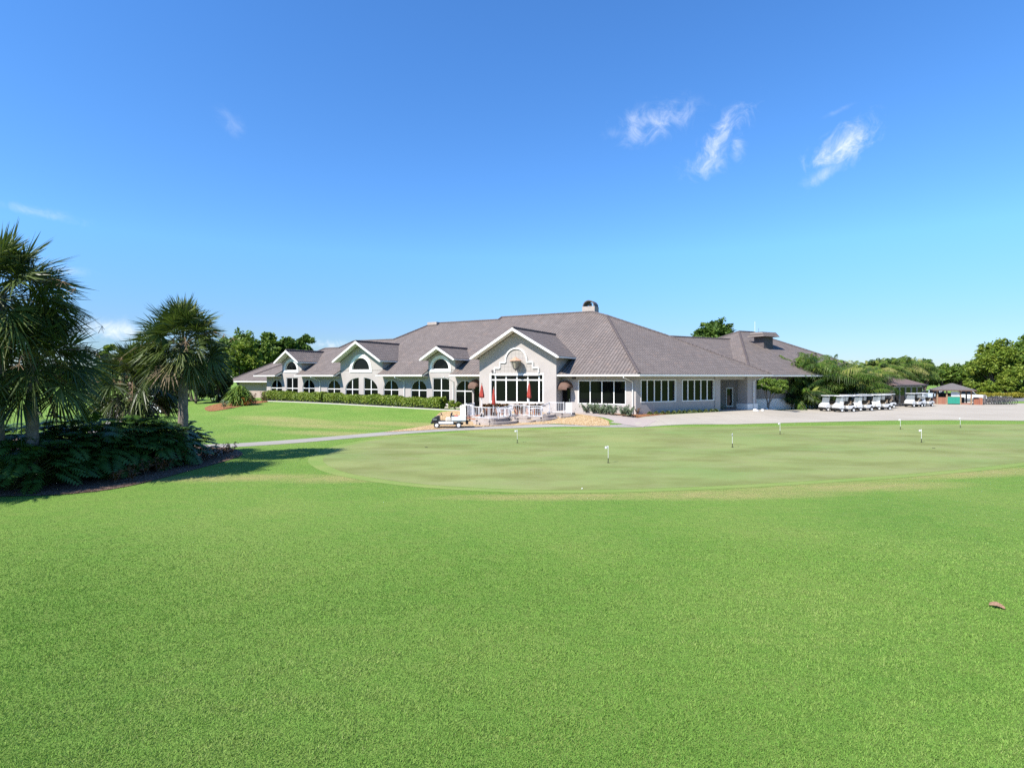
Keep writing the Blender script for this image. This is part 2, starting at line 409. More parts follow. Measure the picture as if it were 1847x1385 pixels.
def inside(poly, x, y):
    r = np.zeros(x.shape, bool); n = len(poly)
    for i in range(n):
        x0, y0 = poly[i]; x1, y1 = poly[(i + 1) % n]
        c = ((y0 > y) != (y1 > y)) & (x < (x1 - x0) * (y - y0) / (y1 - y0 + 1e-12) + x0); r ^= c
    return r
def smooth_poly(pts, n=4, closed=True):
    out = []; m = len(pts)
    for i in range(m if closed else m - 1):
        p0, p1, p2, p3 = (Vector(pts[(i + k) % m][:2]) if closed else Vector(pts[min(max(i + k, 0), m - 1)][:2]) for k in (-1, 0, 1, 2))
        for j in range(n):
            t = j / n
            q = .5 * ((2 * p1) + (p2 - p0) * t + (2 * p0 - 5 * p1 + 4 * p2 - p3) * t * t + (3 * p1 - p0 - 3 * p2 + p3) * t ** 3)
            out.append((q.x, q.y))
    if not closed: out.append(tuple(pts[-1][:2]))
    return out
def sheet(name, poly, m, lift, step=1.0, kind='structure', zf=None):
    """overlay that follows the terrain: polygon cut into cells, every vertex on the ground"""
    poly = [(p[0], p[1]) for p in poly]
    bm = bmesh.new(); tri = tessellate_polygon([[Vector((x, y, 0)) for x, y in poly]])
    vs = [bm.verts.new((x, y, 0)) for x, y in poly]
    for t in tri:
        try: bm.faces.new([vs[i] for i in t])
        except ValueError: pass
    xs = [p[0] for p in poly]; ys = [p[1] for p in poly]
    for ax, lo, hi in ((0, min(xs), max(xs)), (1, min(ys), max(ys))):
        k = math.floor(lo / step) + 1
        while k * step < hi:
            co = [0, 0, 0]; no = [0, 0, 0]; co[ax] = k * step; no[ax] = 1
            bmesh.ops.bisect_plane(bm, geom=bm.verts[:] + bm.edges[:] + bm.faces[:], plane_co=co, plane_no=no); k += 1
    for v in bm.verts: v.co.z = (zf or gz)(v.co) + lift
    bmesh.ops.recalc_face_normals(bm, faces=bm.faces)
    for f in bm.faces:
        if f.normal.z < 0: f.normal_flip()
    me = bpy.data.meshes.new(name); bm.to_mesh(me); bm.free(); me.materials.append(m)
    o = bpy.data.objects.new(name, me); COL.objects.link(o)
    if kind: o['kind'] = kind
    return o
G = ground
# putting green
top = [(582, 828), (612, 809), (660, 797), (740, 787), (850, 780), (950, 775.5), (1100, 773), (1300, 770.5), (1500, 768), (1700, 766), (1847, 765.5), (2050, 766)]
bot = [(2050, 815), (1847, 834), (1750, 845), (1600, 858), (1450, 868), (1300, 876), (1150, 882), (1000, 884), (900, 882), (770, 874), (680, 863), (610, 848)]
cg = smooth_poly([G(*p) for p in top + bot], 4); cx_, cy_ = sum(p[0] for p in cg) / len(cg), sum(p[1] for p in cg) / len(cg)
co_ = []
for i in range(len(cg)):
    a_, b_ = Vector(cg[i - 1]), Vector(cg[(i + 1) % len(cg)]); t_ = (b_ - a_).normalized(); n_ = Vector((t_.y, -t_.x)); n_ = n_ if n_.dot(Vector((cg[i][0] - cx_, cg[i][1] - cy_))) > 0 else -n_
    co_.append((cg[i][0] + n_.x * .7, cg[i][1] + n_.y * .5))
sheet('green_collar', co_, M['collar'], .006, 2.0)
sheet('putting_green', smooth_poly([G(*p) for p in top + bot], 4), M['green'], .010, 2.0)
# cart path along the back of the green, curling away behind the palms on the left
near = [(1300, 765.5), (1200, 767), (1100, 768.5), (950, 771.5), (850, 775.5), (750, 781), (650, 789), (560, 797), (470, 803.5), (375, 808)]
farr = [(375, 801.5), (470, 797), (560, 790.5), (650, 783), (740, 775.5), (850, 770), (950, 766), (1060, 761), (1130, 757.5), (1300, 752)]
pn = [G(*p) for p in near]; pf = [G(*p) for p in farr]
lft_n = [(-22.5, 30.6), (-28.0, 36.5), (-34.2, 48.5), (-43.6, 61.5), (-55, 78)]
lft_f = [(-58, 80), (-46.4, 63.2), (-36.4, 49.8), (-30.0, 39.0), (-24, 33.2)]
sheet('cart_path', smooth_poly(pn + [Vector((*q, 0)) for q in lft_n], 3, False) + smooth_poly([Vector((*q, 0)) for q in lft_f] + pf, 3, False), M['path'], .012, 1.0)
# broad concrete yard on the right
yard = [G(1180, 767.2), G(1300, 765.4), G(1450, 762), (*G(1600, 758.7)[:2], 0), G(1700, 757.7), G(1847, 759), (75, 50), (110, 62), (110, 90), (67, 90.5), (50, 96), (40, 70), (30.2, 66), (28, 60.4), (26, 59.0), (13.1, 50.7), G(1130, 753), G(1100, 757)]
sheet('concrete_yard', [tuple(p[:2]) for p in yard], M['pave'], .018, 1.0)
sheet('parking_lot', [(48, 97), (66, 91.5), (112, 91.5), (170, 96), (170, 135), (40, 135)], M['asphalt'], .016, 6.0)
sheet('grass_verge', [(74.6, 84), (108, 83.3), (108, 89.5), (76, 90)], M['lawn'], .03, 3.0)
sheet('walkway', [tuple(G(*p)[:2]) for p in [(1030, 743), (1075, 746), (1120, 750), (1150, 753), (1185, 756), (1160, 760), (1120, 757.5), (1080, 752), (1035, 747.5)]], M['walk'], .024, 1.0)
gv = [(690, 779.8), (735, 773.5), (790, 765), (779, 757), (777, 749), (795, 742.5), (832, 740), (905, 738), (1000, 738), (1030, 745.5), (1060, 749), (1098, 756), (1100, 759.5), (1060, 761.5), (1000, 764.5), (950, 766.5), (900, 768.6), (850, 770.6), (760, 776.5)]
sheet('gravel_bed', [tuple(G(*p)[:2]) for p in gv], M['gravel'], .028, 1.0)
sheet('planting_bed', [tuple(G(*p)[:2]) for p in [(1024, 742), (1150, 747.5), (1200, 745), (1302, 738), (1306, 740.5), (1240, 744), (1180, 750), (1150, 753), (1120, 749.7), (1075, 745.6)]], M['mulch_red'], .032, .8)
# mulch bed under the palms
bed = [(-200, 905), (0, 896), (100, 893), (200, 883), (280, 866), (340, 850), (400, 834), (438, 820), (420, 809), (380, 806), (250, 800), (0, 790), (-200, 790)]
sheet('mulch_bed', smooth_poly([G(*p) for p in bed], 3), M['mulch'], .02, 2.0)
sheet('far_mulch_bed', smooth_poly([G(*p) for p in [(378, 742), (410, 738), (440, 732), (478, 725.8), (480, 723.5), (440, 724), (400, 727), (370, 735)]], 3), M['mulch_red'], .03, 1.0)
# low white kerb in front of the hedge
def strip(name, pts, w, h, m, label, cat):
    mb = MB(); pts = [Vector(p) for p in pts]
    for i in range(len(pts) - 1):
        a, b = pts[i], pts[i + 1]; d = (b - a); n = Vector((-d.y, d.x, 0)).normalized() * w / 2
        za, zb = gz(a), gz(b)
        q = [Vector((*(a - n)[:2], za - .15)), Vector((*(a + n)[:2], za - .15)), Vector((*(a + n)[:2], za + h)), Vector((*(a - n)[:2], za + h))]
        r = [Vector((*(b - n)[:2], zb - .15)), Vector((*(b + n)[:2], zb - .15)), Vector((*(b + n)[:2], zb + h)), Vector((*(b - n)[:2], zb + h))]
        mb.add(q + r, [(0, 1, 2, 3), (4, 7, 6, 5), (0, 4, 5, 1), (1, 5, 6, 2), (2, 6, 7, 3), (3, 7, 4, 0)])
    return tag(obj(name, mb, m), label, cat)
strip('kerb', [F1.pt(s, 2.75, 0) for s in np.linspace(15.0, 47.5, 30)], .22, .10, M['concrete_curb'], 'low pale concrete kerb between the long hedge and the lawn bank', 'kerb')

# near turf: real blades, thinning out with distance
def blades():
    n0 = 620000
    yy = 4.6 * (19.0 / 4.6) ** RNG.random(n0); xx = (RNG.random(n0) * 2 - 1) * (yy * .99 + .8)
    lump = .5 + .25 * np.sin(xx * 5.1 + 2.2 * np.sin(yy * 3.7) + yy * 4) + .25 * np.sin(yy * 7.3 - xx * 3.1 + 1.7 * np.sin(xx * 2.3))
    patch = np.sin(xx * .55 + 1.3 * np.sin(yy * .42)) * np.sin(yy * .61 + xx * .23 + 1)
    h = .013 + .014 * RNG.random(n0) + .012 * lump; az = RNG.random(n0) * 2 * np.pi; w = (.0034 + .003 * RNG.random(n0)) * (.55 + yy / 11)
    lean = (RNG.random(n0) * 1.0 + .25) * h; az2 = RNG.random(n0) * 2 * np.pi
    fade = 1 - sstep(10, 18.5, yy); keep = RNG.random(n0) < (.12 + .88 * fade)
    xx, yy, h, az, w, lean, az2, fade, lump, patch = (q[keep] for q in (xx, yy, h, az, w, lean, az2, fade, lump, patch)); n = len(xx)
    h = h * (.45 + .55 * fade); z0 = hz(xx, yy) - .003
    a = np.stack([xx - np.cos(az) * w, yy - np.sin(az) * w, z0], 1); b = np.stack([xx + np.cos(az) * w, yy + np.sin(az) * w, z0], 1)
    c = np.stack([xx + np.cos(az2) * lean, yy + np.sin(az2) * lean, z0 + h], 1)
    V = np.stack([a, b, c], 1).reshape(-1, 3); F = np.arange(3 * n).reshape(n, 3)
    rnd = np.clip(.45 + .17 * RNG.standard_normal(n) + .17 * patch + .22 * (lump - .5), 0, 1)
    m = leafmat('turf_blade', [(.096, .214, .034), (.160, .303, .055), (.218, .333, .076), (.31, .37, .13)], .85, .3, .05)
    tag(fast('grass', V, F, m, rnd=np.repeat(rnd, 3)), 'short mown green grass covering the foreground lawn', 'grass', kind='stuff')
blades()
# ---------------------------------------------------------------- clubhouse
ZE, OV = 4.28, 1.1
house = thing('clubhouse', 'long low grey beige clubhouse with mauve tiled hip roofs and white gables', 'clubhouse', (P0[0], P0[1], .5))
def rect(s0, s1, z0, z1): return [(s0, z0), (s1, z0), (s1, z1), (s0, z1)]
def arch(s0, s1, z0, zs, n=14, half=None):           # arched outline; half 'a'/'b' = quarter arch rising away from s0 / s1
    c = (s0 + s1) / 2; r = abs(s1 - s0) / 2
    if half is None:
        p = [(s0, z0), (s1, z0)]; sg = 1 if s1 > s0 else -1
        p += [(c + sg * r * math.cos(math.pi * i / n), zs + r * math.sin(math.pi * i / n)) for i in range(n + 1)]
        return p
    R_ = abs(s1 - s0); p = [(s0, z0), (s1, z0)]
    if half == 'a':      # curve falls towards s1
        p += [(s0 + (s1 - s0) * math.cos(math.pi / 2 * i / n), zs + R_ * math.sin(math.pi / 2 * i / n)) for i in range(n + 1)]
    else:
        p += [(s1 + (s0 - s1) * math.sin(math.pi / 2 * i / n), zs + R_ * math.cos(math.pi / 2 * i / n)) for i in range(n + 1)]
    return p
def inset(o, t):
    s = [p[0] for p in o]; z = [p[1] for p in o]; cs, cz = (min(s) + max(s)) / 2, (min(z) + max(z)) / 2
    ks, kz = 1 - 2 * t / (max(s) - min(s)), 1 - 2 * t / (max(z) - min(z))
    return [(cs + (p[0] - cs) * ks, cz + (p[1] - cz) * kz) for p in o]
def window(name, fr, o, d, vs=(), hs=(), t=.06, bw=.06, deep=.16, label=None, proud=None):
    w = obj(name, MB().panel(fr, inset(o, .01), [], d - deep - .02, d - deep), M['glass'], house)
    f = MB(); f.ring(fr, o if proud is None else inset(o, -.02), inset(o, t), d - deep + .012, d - .05 if proud is None else d + proud)
    s = [p[0] for p in o]; z = [p[1] for p in o]
    for v in vs:
        zt = max(z)
        ins = inset(o, t * .5)
        # top of the bar follows the outline
        cand = [ins[i][1] + (ins[(i + 1) % len(ins)][1] - ins[i][1]) * (v - ins[i][0]) / (ins[(i + 1) % len(ins)][0] - ins[i][0] + 1e-9)
                for i in range(len(ins)) if (ins[i][0] - v) * (ins[(i + 1) % len(ins)][0] - v) <= 0 and abs(ins[i][0] - ins[(i + 1) % len(ins)][0]) > 1e-6]
        zt = max(cand) if cand else zt - t / 2
        f.panel(fr, rect(v - bw / 2, v + bw / 2, min(z) + t * .4, zt), [], d - deep + .014, d - deep + .075)
    for h in hs:
        f.panel(fr, rect(min(s) + t * .4, max(s) - t * .4, h - bw / 2, h + bw / 2), [], d - deep + .016, d - deep + .068)
    obj('window_frame', f, M['white'], w)
    return w
FLOOR = -.4
holes, wins = [], []
SL = F1.s_at(481)
def S(px, d=0): return F1.s_at(px, d)
def Z(px, py, d=0): return F1.sz(px, py, d)[1]
zsp = 2.55; zlow = .95
for a, b, yb in [(488.3, 508.8, 699.7), (545.7, 567.6, 700), (590.3, 613.9, 701.5), (691.6, 718.9, 703), (741, 770, 703.8), (821.6, 854.4, 705.4)]:
    s0, s1 = S(b), S(a); zs = Z((a + b) / 2, yb); wins.append(('arched_window', arch(s0, s1, zlow, zs), [(s0 + s1) / 2], [zs]))
for a, b, hf in ((656, 681.6, 'r'), (622.8, 647.2, 'l')):
    lo_, hi_ = (S(a), S(b)) if hf == 'r' else (S(b), S(a))
    zb = Z((a + b) / 2, 702.2); zt = Z((a + b) / 2, 681.2); zs = zb - .1; n = 14
    o = [(lo_, zlow), (hi_, zlow)] + [(lo_ + (hi_ - lo_) * math.cos(math.pi / 2 * i / n), zs + (zt - zs) * math.sin(math.pi / 2 * i / n)) for i in range(n + 1)]
    wins.append(('quarter_arch_window', o, [(lo_ + hi_) / 2], [zb]))
for a, b, yt, ym in [(516, 537.5, 681.2, 700.3), (780, 811, 681.6, 704.4)]:
    s0, s1 = S(b), S(a); wins.append(('tall_window', rect(s0, s1, zlow, Z((a + b) / 2, yt)), [(s0 + s1) / 2], [Z((a + b) / 2, ym)]))
semis = []
for a, b, yb in [(515, 536, 668), (635.3, 666.7, 667.2), (779.5, 809.8, 666)]:
    s0, s1 = S(b), S(a); zb = Z((a + b) / 2, yb); wins.append(('half_round_window', arch(s0, s1, zb, zb + .05), [], [])); semis.append((s0, s1, zb))
four = rect(S(1129), S(1043), Z(1086, 729), Z(1086, 686.3)); q0, q1 = S(1129), S(1043)
wins.append(('picture_window', four, [q0 + (q1 - q0) * i / 4 for i in (1, 2, 3)], []))
doorA = rect(S(1029.8), S(1013), .55, Z(1021, 699)); doorB = rect(S(864.5), S(853.5), .5, Z(859, 700))
archB = arch(S(866), S(852), .5, Z(859, 693))
for w in wins: holes.append(w[1])
holes += [doorA, archB]
# dormer data: apex, left, right pixel of the fascia tips, wall edges
DORM = [dict(ap=(515.4, 632), l=(495, 653), r=(536.7, 651.8), w=(509, 544), d=0), dict(ap=(641.5, 615.6), l=(600, 649.6), r=(684.6, 651), w=(614, 690), d=0),
        dict(ap=(787.3, 625), l=(757.8, 647.5), r=(817.6, 645.7), w=(772.6, 821), d=0), dict(ap=(924.4, 591.3), l=(848.7, 644), r=(1005.5, 642), w=(864.8, 1003.3), d=1.25)]
for q in DORM:
    df = q['d'] + 1.0; q['df'] = df
    sa, za = F1.sz(*q['ap'], df); sl, zl = F1.sz(*q['l'], df); sr, zr = F1.sz(*q['r'], df)
    hw = (sl - sr) / 2; c = (sl + sr) / 2 * .5 + sa * .5; dr = za - (zl + zr) / 2
    q.update(c=c, za=za, hw=hw, k=dr / hw, zl=za - dr, s0=S(q['w'][1], q['d']), s1=S(q['w'][0], q['d']))
TH = .2
def under(q, s): return q['za'] - .26 - q['k'] * abs(s - q['c'])
top = []
segs = sorted(DORM[:3], key=lambda q: q['s0'])
for q in segs:
    top += [(q['s0'], 4.55), (q['s0'], max(4.6, under(q, q['s0']))), (q['c'], under(q, q['c'])), (q['s1'], max(4.6, under(q, q['s1']))), (q['s1'], 4.55)]
outer = [(0, FLOOR)] + [(0, 4.55)] + top + [(SL, 4.55), (SL, FLOOR)]
obj('front_wall', MB().panel(F1, outer, holes, -.3, 0), M['stucco'], house)
for nm, o, vs, hs in wins:
    window(nm, F1, o, 0, vs, hs, t=.07 if nm in ('tall_window', 'picture_window') else .05, bw=.085 if nm == 'picture_window' else .10, proud=.03 if nm == 'picture_window' else None)
for s0, s1, zb in semis:                             # white bands round the half-round windows
    o = arch(s0, s1, zb, zb + .05); oo = [(p[0] + (p[0] - (s0 + s1) / 2) * .26, zb - .3 if i < 2 else zb + (p[1] - zb) * 1.3) for i, p in enumerate(o)]
    obj('window_surround', MB().ring(F1, oo, inset(o, -.001), 0, .07), M['white'], house)
# left end wall
mb = MB(); mb.hexa([F1.pt(SL, -.31, FLOOR), F1.pt(SL, -12, FLOOR), F1.pt(SL, -12, 4.5), F1.pt(SL, -.31, 4.5)], F1.a.to_3d() * -.3); obj('end_wall', mb, M['stucco'], house)
# small porch vent
vt = MB(); s0, s1 = S(1039), S(1032.3); vt.panel(F1, rect(s0, s1, Z(1036, 683.6), Z(1036, 679.6)), [], .002, .05); obj('wall_vent', vt, M['louvre'], house)

def rooflope(): pass
def tilepoly(name, pts, fr, th=.10, uvz=None):
    """tiled roof plane from world points lying on one slope; uv in metres along eave and up slope"""
    pts = [Vector(p) for p in pts]; nrm = Vector((0, 0, 0))
    for i in range(len(pts)):
        a, b = pts[i], pts[(i + 1) % len(pts)]; nrm += a.cross(b)
    nrm.normalize(); nrm = nrm if nrm.z > 0 else -nrm
    a3 = fr.a.to_3d(); up = nrm.cross(a3); up = up if up.z > 0 else -up
    tri = tessellate_polygon([[Vector((p.dot(a3), p.dot(up), 0)) for p in pts]])
    n = len(pts); dn = nrm * th
    mb = MB(); mb.add([p for p in pts] + [p - dn for p in pts], [tuple(t) for t in tri] + [tuple(i + n for i in t)[::-1] for t in tri] + [(i, (i + 1) % n, n + (i + 1) % n, n + i) for i in range(n)])
    return obj(name, mb, M['tile'], house, uvf=lambda v: (v.dot(a3), v.dot(up)))
def cap(pts, r=.13, name='ridge_cap'):
    mb = MB(); pts = [Vector(p) for p in pts]
    for a, b in zip(pts[:-1], pts[1:]):
        L = (b - a).length; n = max(1, int(L / .42)); d = (b - a) / n
        for i in range(n): mb.tube([a + d * i + Vector((0, 0, .02)), a + d * (i + 1.08) + Vector((0, 0, .02))], [r * 1.1, r * .86], 7)
    return obj(name, mb, M['capbrown'], house)
# main front slope
C0 = None
A2 = Matrix(((F1.n.x, F1.n.y), (F2.n.x, F2.n.y))); rhs = Vector((OV + F1.n.dot(F1.P), OV + F2.n.dot(F2.P))); cc = A2.inverted() @ rhs
C0 = Vector((cc.x, cc.y, ZE))
def r1(px, py): return F1.roof(px, py, ZE, OV)
def r2(px, py): return F2.roof(px, py, ZE, OV)
B1 = r1(1100, 570); B2 = r2(1100, 570); B = (B1 + B2) / 2
hipdir = Vector(((-F1.n - F2.n).x, (-F1.n - F2.n).y)); hipdir /= 1 + F1.n.dot(F2.n)      # unit inset from both eaves
tB = ((B.xy - C0.xy).dot(hipdir)) / hipdir.dot(hipdir); B = Vector((C0.x + hipdir.x * tB, C0.y + hipdir.y * tB, ZE + .5 * tB))
sil = [(1068, 562.8), (905, 572.5), (899, 577.2), (791, 583), (773, 587), (709, 613.6), (640, 614.8), (612, 627.8), (586, 629), (571, 635)]
SILP = [r1(*p) for p in sil]
for i, j in ((0, 1), (2, 3), (5, 6), (7, 8)):           # ridges are level
    z = (SILP[i].z + SILP[j].z) / 2
    for k in (i, j):
        s, d = F1.sd(SILP[k]); SILP[k] = F1.pt(s, OV - (z - ZE) / .5, z)
EL = r1(456, 677.5); sEL = F1.sd(EL)[0]; EL = F1.pt(sEL, OV, ZE)
notch = []
for q in sorted(DORM, key=lambda q: q['s0']):
    dd = min(q['d'], 0) + .02
    notch += [F1.pt(q['s0'], OV, ZE), F1.pt(q['s0'], dd, ZE + .5 * (OV - dd)), F1.pt(q['s1'], dd, ZE + .5 * (OV - dd)), F1.pt(q['s1'], OV, ZE)]
tilepoly('main_roof_slope', [C0] + notch + [EL] + SILP[::-1] + [B], F1)
# rear slopes, falling away behind the ridges
back = []
chain = [EL] + SILP[::-1] + [B]
inn = -F1.n.to_3d()
mb = MB()
for a, b in zip(chain[:-1], chain[1:]):
    mb.add([a - Vector((0, 0, .05)), b - Vector((0, 0, .05)), b + inn * (b.z - ZE) * 2.0 + Vector((0, 0, ZE - b.z - .05)), a + inn * (a.z - ZE) * 2.0 + Vector((0, 0, ZE - a.z - .05))], [(0, 1, 2, 3)])
obj('rear_roof_slope', mb, M['capbrown'], house)
cap(SILP[::-1]); cap([EL] + [SILP[-1]])
# right slope with its two hips
C = r2(1205, 606.3); E = r2(1393, 675.5); sE = F2.sd(E)[0]; E = F2.pt(sE, OV, ZE)
tilepoly('side_roof_slope', [C0, B, C, E], F2)
mb = MB(); far = Vector((.3, .95, 0)).normalized()
for a, b in ((SILP[0], B), (B, C), (C, E)):
    mb.add([a - Vector((0, 0, .05)), b - Vector((0, 0, .05)), b + far * (b.z - ZE) * 2.2 + Vector((0, 0, ZE - b.z)), a + far * (a.z - ZE) * 2.2 + Vector((0, 0, ZE - a.z))], [(0, 1, 2, 3)])
obj('rear_roof_slope', mb, M['capbrown'], house)
cap([C0, B], .14); cap([SILP[0], B]); cap([B, C]); cap([E, C])
# eaves: boxed soffit + gutter, in runs between the dormers
runs = []; cur = -.0
edges = sorted([(q['s0'], q['s1']) for q in DORM])
s_c0 = F1.sd(C0)[0]; lo = s_c0
for a, b in edges: runs.append((lo, a)); lo = b
runs.append((lo, sEL))
for a, b in runs:
    if b - a < .3: continue
    obj('soffit', MB().hexa([F1.pt(max(a, .0), .004, 4.04), F1.pt(b - .01, .004, 4.04), F1.pt(b - .01, OV - .05, 4.04), F1.pt(max(a, s_c0 + .03), OV - .05, 4.04)], (0, 0, .05)), M['white'], house)
    obj('gutter', MB().hexa([F1.pt(a, OV - .045, 4.06), F1.pt(b, OV - .045, 4.06), F1.pt(b, OV + .09, 4.08), F1.pt(a, OV + .09, 4.08)], (0, 0, .155)), M['white'], house)
    for e in (a, b):                                 # raking end boards where the eave stops at a dormer
        if abs(e - s_c0) > .1 and abs(e - sEL) > .1:
            sg = -1 if e == b else 1
            obj('rake_board', MB().hexa([F1.pt(e, OV - .05, 4.04), F1.pt(e, OV - .05, 4.20), F1.pt(e, .03, 4.72), F1.pt(e, .03, 4.46)], F1.a.to_3d() * .05 * sg), M['white'], house)
s_c2 = F2.sd(C0)[0]
obj('soffit', MB().hexa([F2.pt(0, .004, 4.04), F2.pt(sE, .004, 4.04), F2.pt(sE, OV - .05, 4.04), F2.pt(s_c2 + .03, OV - .05, 4.04)], (0, 0, .05)), M['white'], house)
obj('gutter', MB().hexa([F2.pt(s_c2, OV - .045, 4.06), F2.pt(sE + .1, OV - .045, 4.06), F2.pt(sE + .1, OV + .09, 4.08), F2.pt(s_c2, OV + .09, 4.08)], (0, 0, .155)), M['white'], house)
# gabled dormers
def dormer(q):
    c, hw, za, zl, df, k = q['c'], q['hw'], q['za'], q['zl'], q['df'], q['k']
    dz = lambda z: OV - (z - ZE) / .5                 # where the main slope reaches height z
    for sg in (1, -1):
        e = c + sg * hw
        pts = [F1.pt(c, df, za), F1.pt(e, df, zl), F1.pt(e, min(dz(zl), df - .3) - .05, zl), F1.pt(c, dz(za) - .1, za)]
        class T: a = -F1.n
        pp = tilepoly('gable_roof_slope', pts, type('T', (), {'a': F1.n})(), .12)
        # fascia along the rake
        f = MB(); kk = Vector((0, 0, 1)); x = F1.a.to_3d() * sg
        f.hexa([F1.pt(c, df + .01, za + .02), F1.pt(e, df + .01, zl + .02), F1.pt(e, df + .01, zl - .24), F1.pt(c, df + .01, za - .26)], F1.n.to_3d() * .06)
        obj('fascia', f, M['white'], house)
        sf = MB(); sf.hexa([F1.pt(c, df, za - .13), F1.pt(e, df, zl - .13), F1.pt(e, q['d'] + .0, zl - .13), F1.pt(c, q['d'] + .0, za - .13)], (0, 0, -.05))
        obj('gable_soffit', sf, M['white'], house)
        # gutter along the low edge of each gable roof
        db = min(dz(zl), df - .3)
        g = MB(); g.hexa([F1.pt(e, df + .05, zl - .2), F1.pt(e + sg * .12, df + .05, zl - .2), F1.pt(e + sg * .12, db, zl - .2), F1.pt(e, db, zl - .2)], (0, 0, .14)); obj('gutter', g, M['white'], house)
        # cheek wall below
        ws = q['s0'] if sg < 0 else q['s1']
        zt = q['za'] - .2 - k * abs(ws - c)
        d_in = dz(zt) - .2
        ck = MB(); zb0 = FLOOR if q['d'] > 0 else 4.3
        ck.hexa([F1.pt(ws, q['d'] - .301, zb0), F1.pt(ws, min(d_in, -.35), zb0), F1.pt(ws, min(d_in, -.35), zt), F1.pt(ws, q['d'] - .301, zt)], F1.a.to_3d() * (.2 * (1 if sg < 0 else -1)))
        obj('cheek_wall', ck, M['stucco'], house)
    cap([F1.pt(c, df, za + .03), F1.pt(c, dz(za) - .1, za + .03)], .12)
for q in DORM: dormer(q)
# big gable wall with the wide window
q = DORM[3]; D = 1.25
gw = rect(S(981, D), S(884, D), Z(932, 726.8, D), Z(932, 673.6, D))
outl = [(q['s0'], FLOOR), (q['s0'], under(q, q['s0'])), (q['c'], under(q, q['c'])), (q['s1'], under(q, q['s1'])), (q['s1'], FLOOR)]
obj('gable_wall', MB().panel(F1, outl, [gw], D - .3, D), M['stucco'], house)
window('gable_window', F1, gw, D, [S(p, D) for p in (893.2, 912.3, 931.8, 951.4, 971.7)], [Z(932, 685.3, D)], t=.14, bw=.13, deep=.14, proud=.02)
# stepped white moulding with arched head and pale tiled field
mL = [(892.3, 672.5), (892.3, 664), (902, 664), (902, 653.8), (912.3, 653.8), (912.3, 650.2)]
hmid = S(931.2, D); lft = [(S(x, D), Z(x, y, D)) for x, y in mL]
left = [(s - hmid, z) for s, z in lft]
rad = left[-1][0]; zs_ = left[-1][1]
arc = [(rad * math.cos(math.pi * i / 16), zs_ + rad * math.sin(math.pi * i / 16)) for i in range(17)]
shape = [(hmid + a, z) for a, z in left[:-1]] + [(hmid + a, z) for a, z in arc] + [(hmid - a, z) for a, z in left[:-1][::-1]]
mo = MB()
for a, b in zip(shape[:-1], shape[1:]):
    mo.bar(F1.pt(a[0], D + .07, a[1]), F1.pt(b[0], D + .07, b[1]), .14, .14)
mo.panel(F1, rect(shape[-1][0], shape[0][0], shape[0][1] - .28, shape[0][1] - .1), [], D + .003, D + .12)
obj('gable_moulding', mo, M['white'], house)
t = NT('pale_tile_field'); p = t.objc()
def gridmat():
    br = t.n('ShaderNodeTexBrick', Scale=1.0, _offset=0.0); sp = t.n('ShaderNodeSeparateXYZ'); t.set(sp, 'i0', p)
    h = t.math('ADD', t.math('MULTIPLY', sp.outputs[0], F1.a.x), t.math('MULTIPLY', sp.outputs[1], F1.a.y)); cb = t.n('ShaderNodeCombineXYZ'); t.set(cb, 'i0', h); t.set(cb, 'i1', sp.outputs[2])
    t.set(br, 'Vector', cb)
    br.inputs['Color1'].default_value = (.33, .30, .275, 1); br.inputs['Color2'].default_value = (.345, .315, .29, 1); br.inputs['Mortar'].default_value = (.20, .18, .165, 1)
    br.inputs['Brick Width'].default_value = .42; br.inputs['Row Height'].default_value = .42; br.inputs['Mortar Size'].default_value = .016
    return t.done(t.bsdf(br.outputs[0], .7))
M['tilefield'] = gridmat()
obj('gable_tile_field', MB().panel(F1, [(s, z) for s, z in shape], [], D + .003, D + .03), M['tilefield'], house)
# big copper topped wall lantern
ls, lz = F1.sz(930, 653.5, D + .65); LP = F1.pt(ls, D + .65, lz)
lan = obj('wall_lantern', MB().lathe([(.02, .62), (.06, .5), (.12, .47), (.60, .18), (.60, .12), (.5, .12)], 8, LP), simple('copper_cap', (.42, .25, .17), .5, .2, 4), house)
mb = MB()
for k in range(8):
    a = 2 * math.pi * k / 8; x, y = math.cos(a), math.sin(a)
    mb.bar(LP + Vector((x * .55, y * .55, .12)), LP + Vector((x * .24, y * .24, -.62)), .035)
mb.lathe([(.27, -.62), (.27, -.66), (.1, -.74), (.03, -.85)], 8, LP); mb.bar(LP + Vector((0, 0, .3)), F1.pt(ls, D + .02, lz + .3), .08)
obj('lantern_cage', mb, M['trimgrey'], lan)
obj('lantern_glass', MB().lathe([(.5, .11), (.22, -.61)], 8, LP), simple('lantern_glass', (.34, .31, .24), .25, .1, 3), lan)
mb = MB(); s_, z_ = F1.sz(888.5, 669.5, D); mb.panel(F1, rect(s_ - .08, s_ + .08, z_ - .13, z_ + .13), [], D, D + .12); obj('flood_light', mb, M['trimgrey'], house)
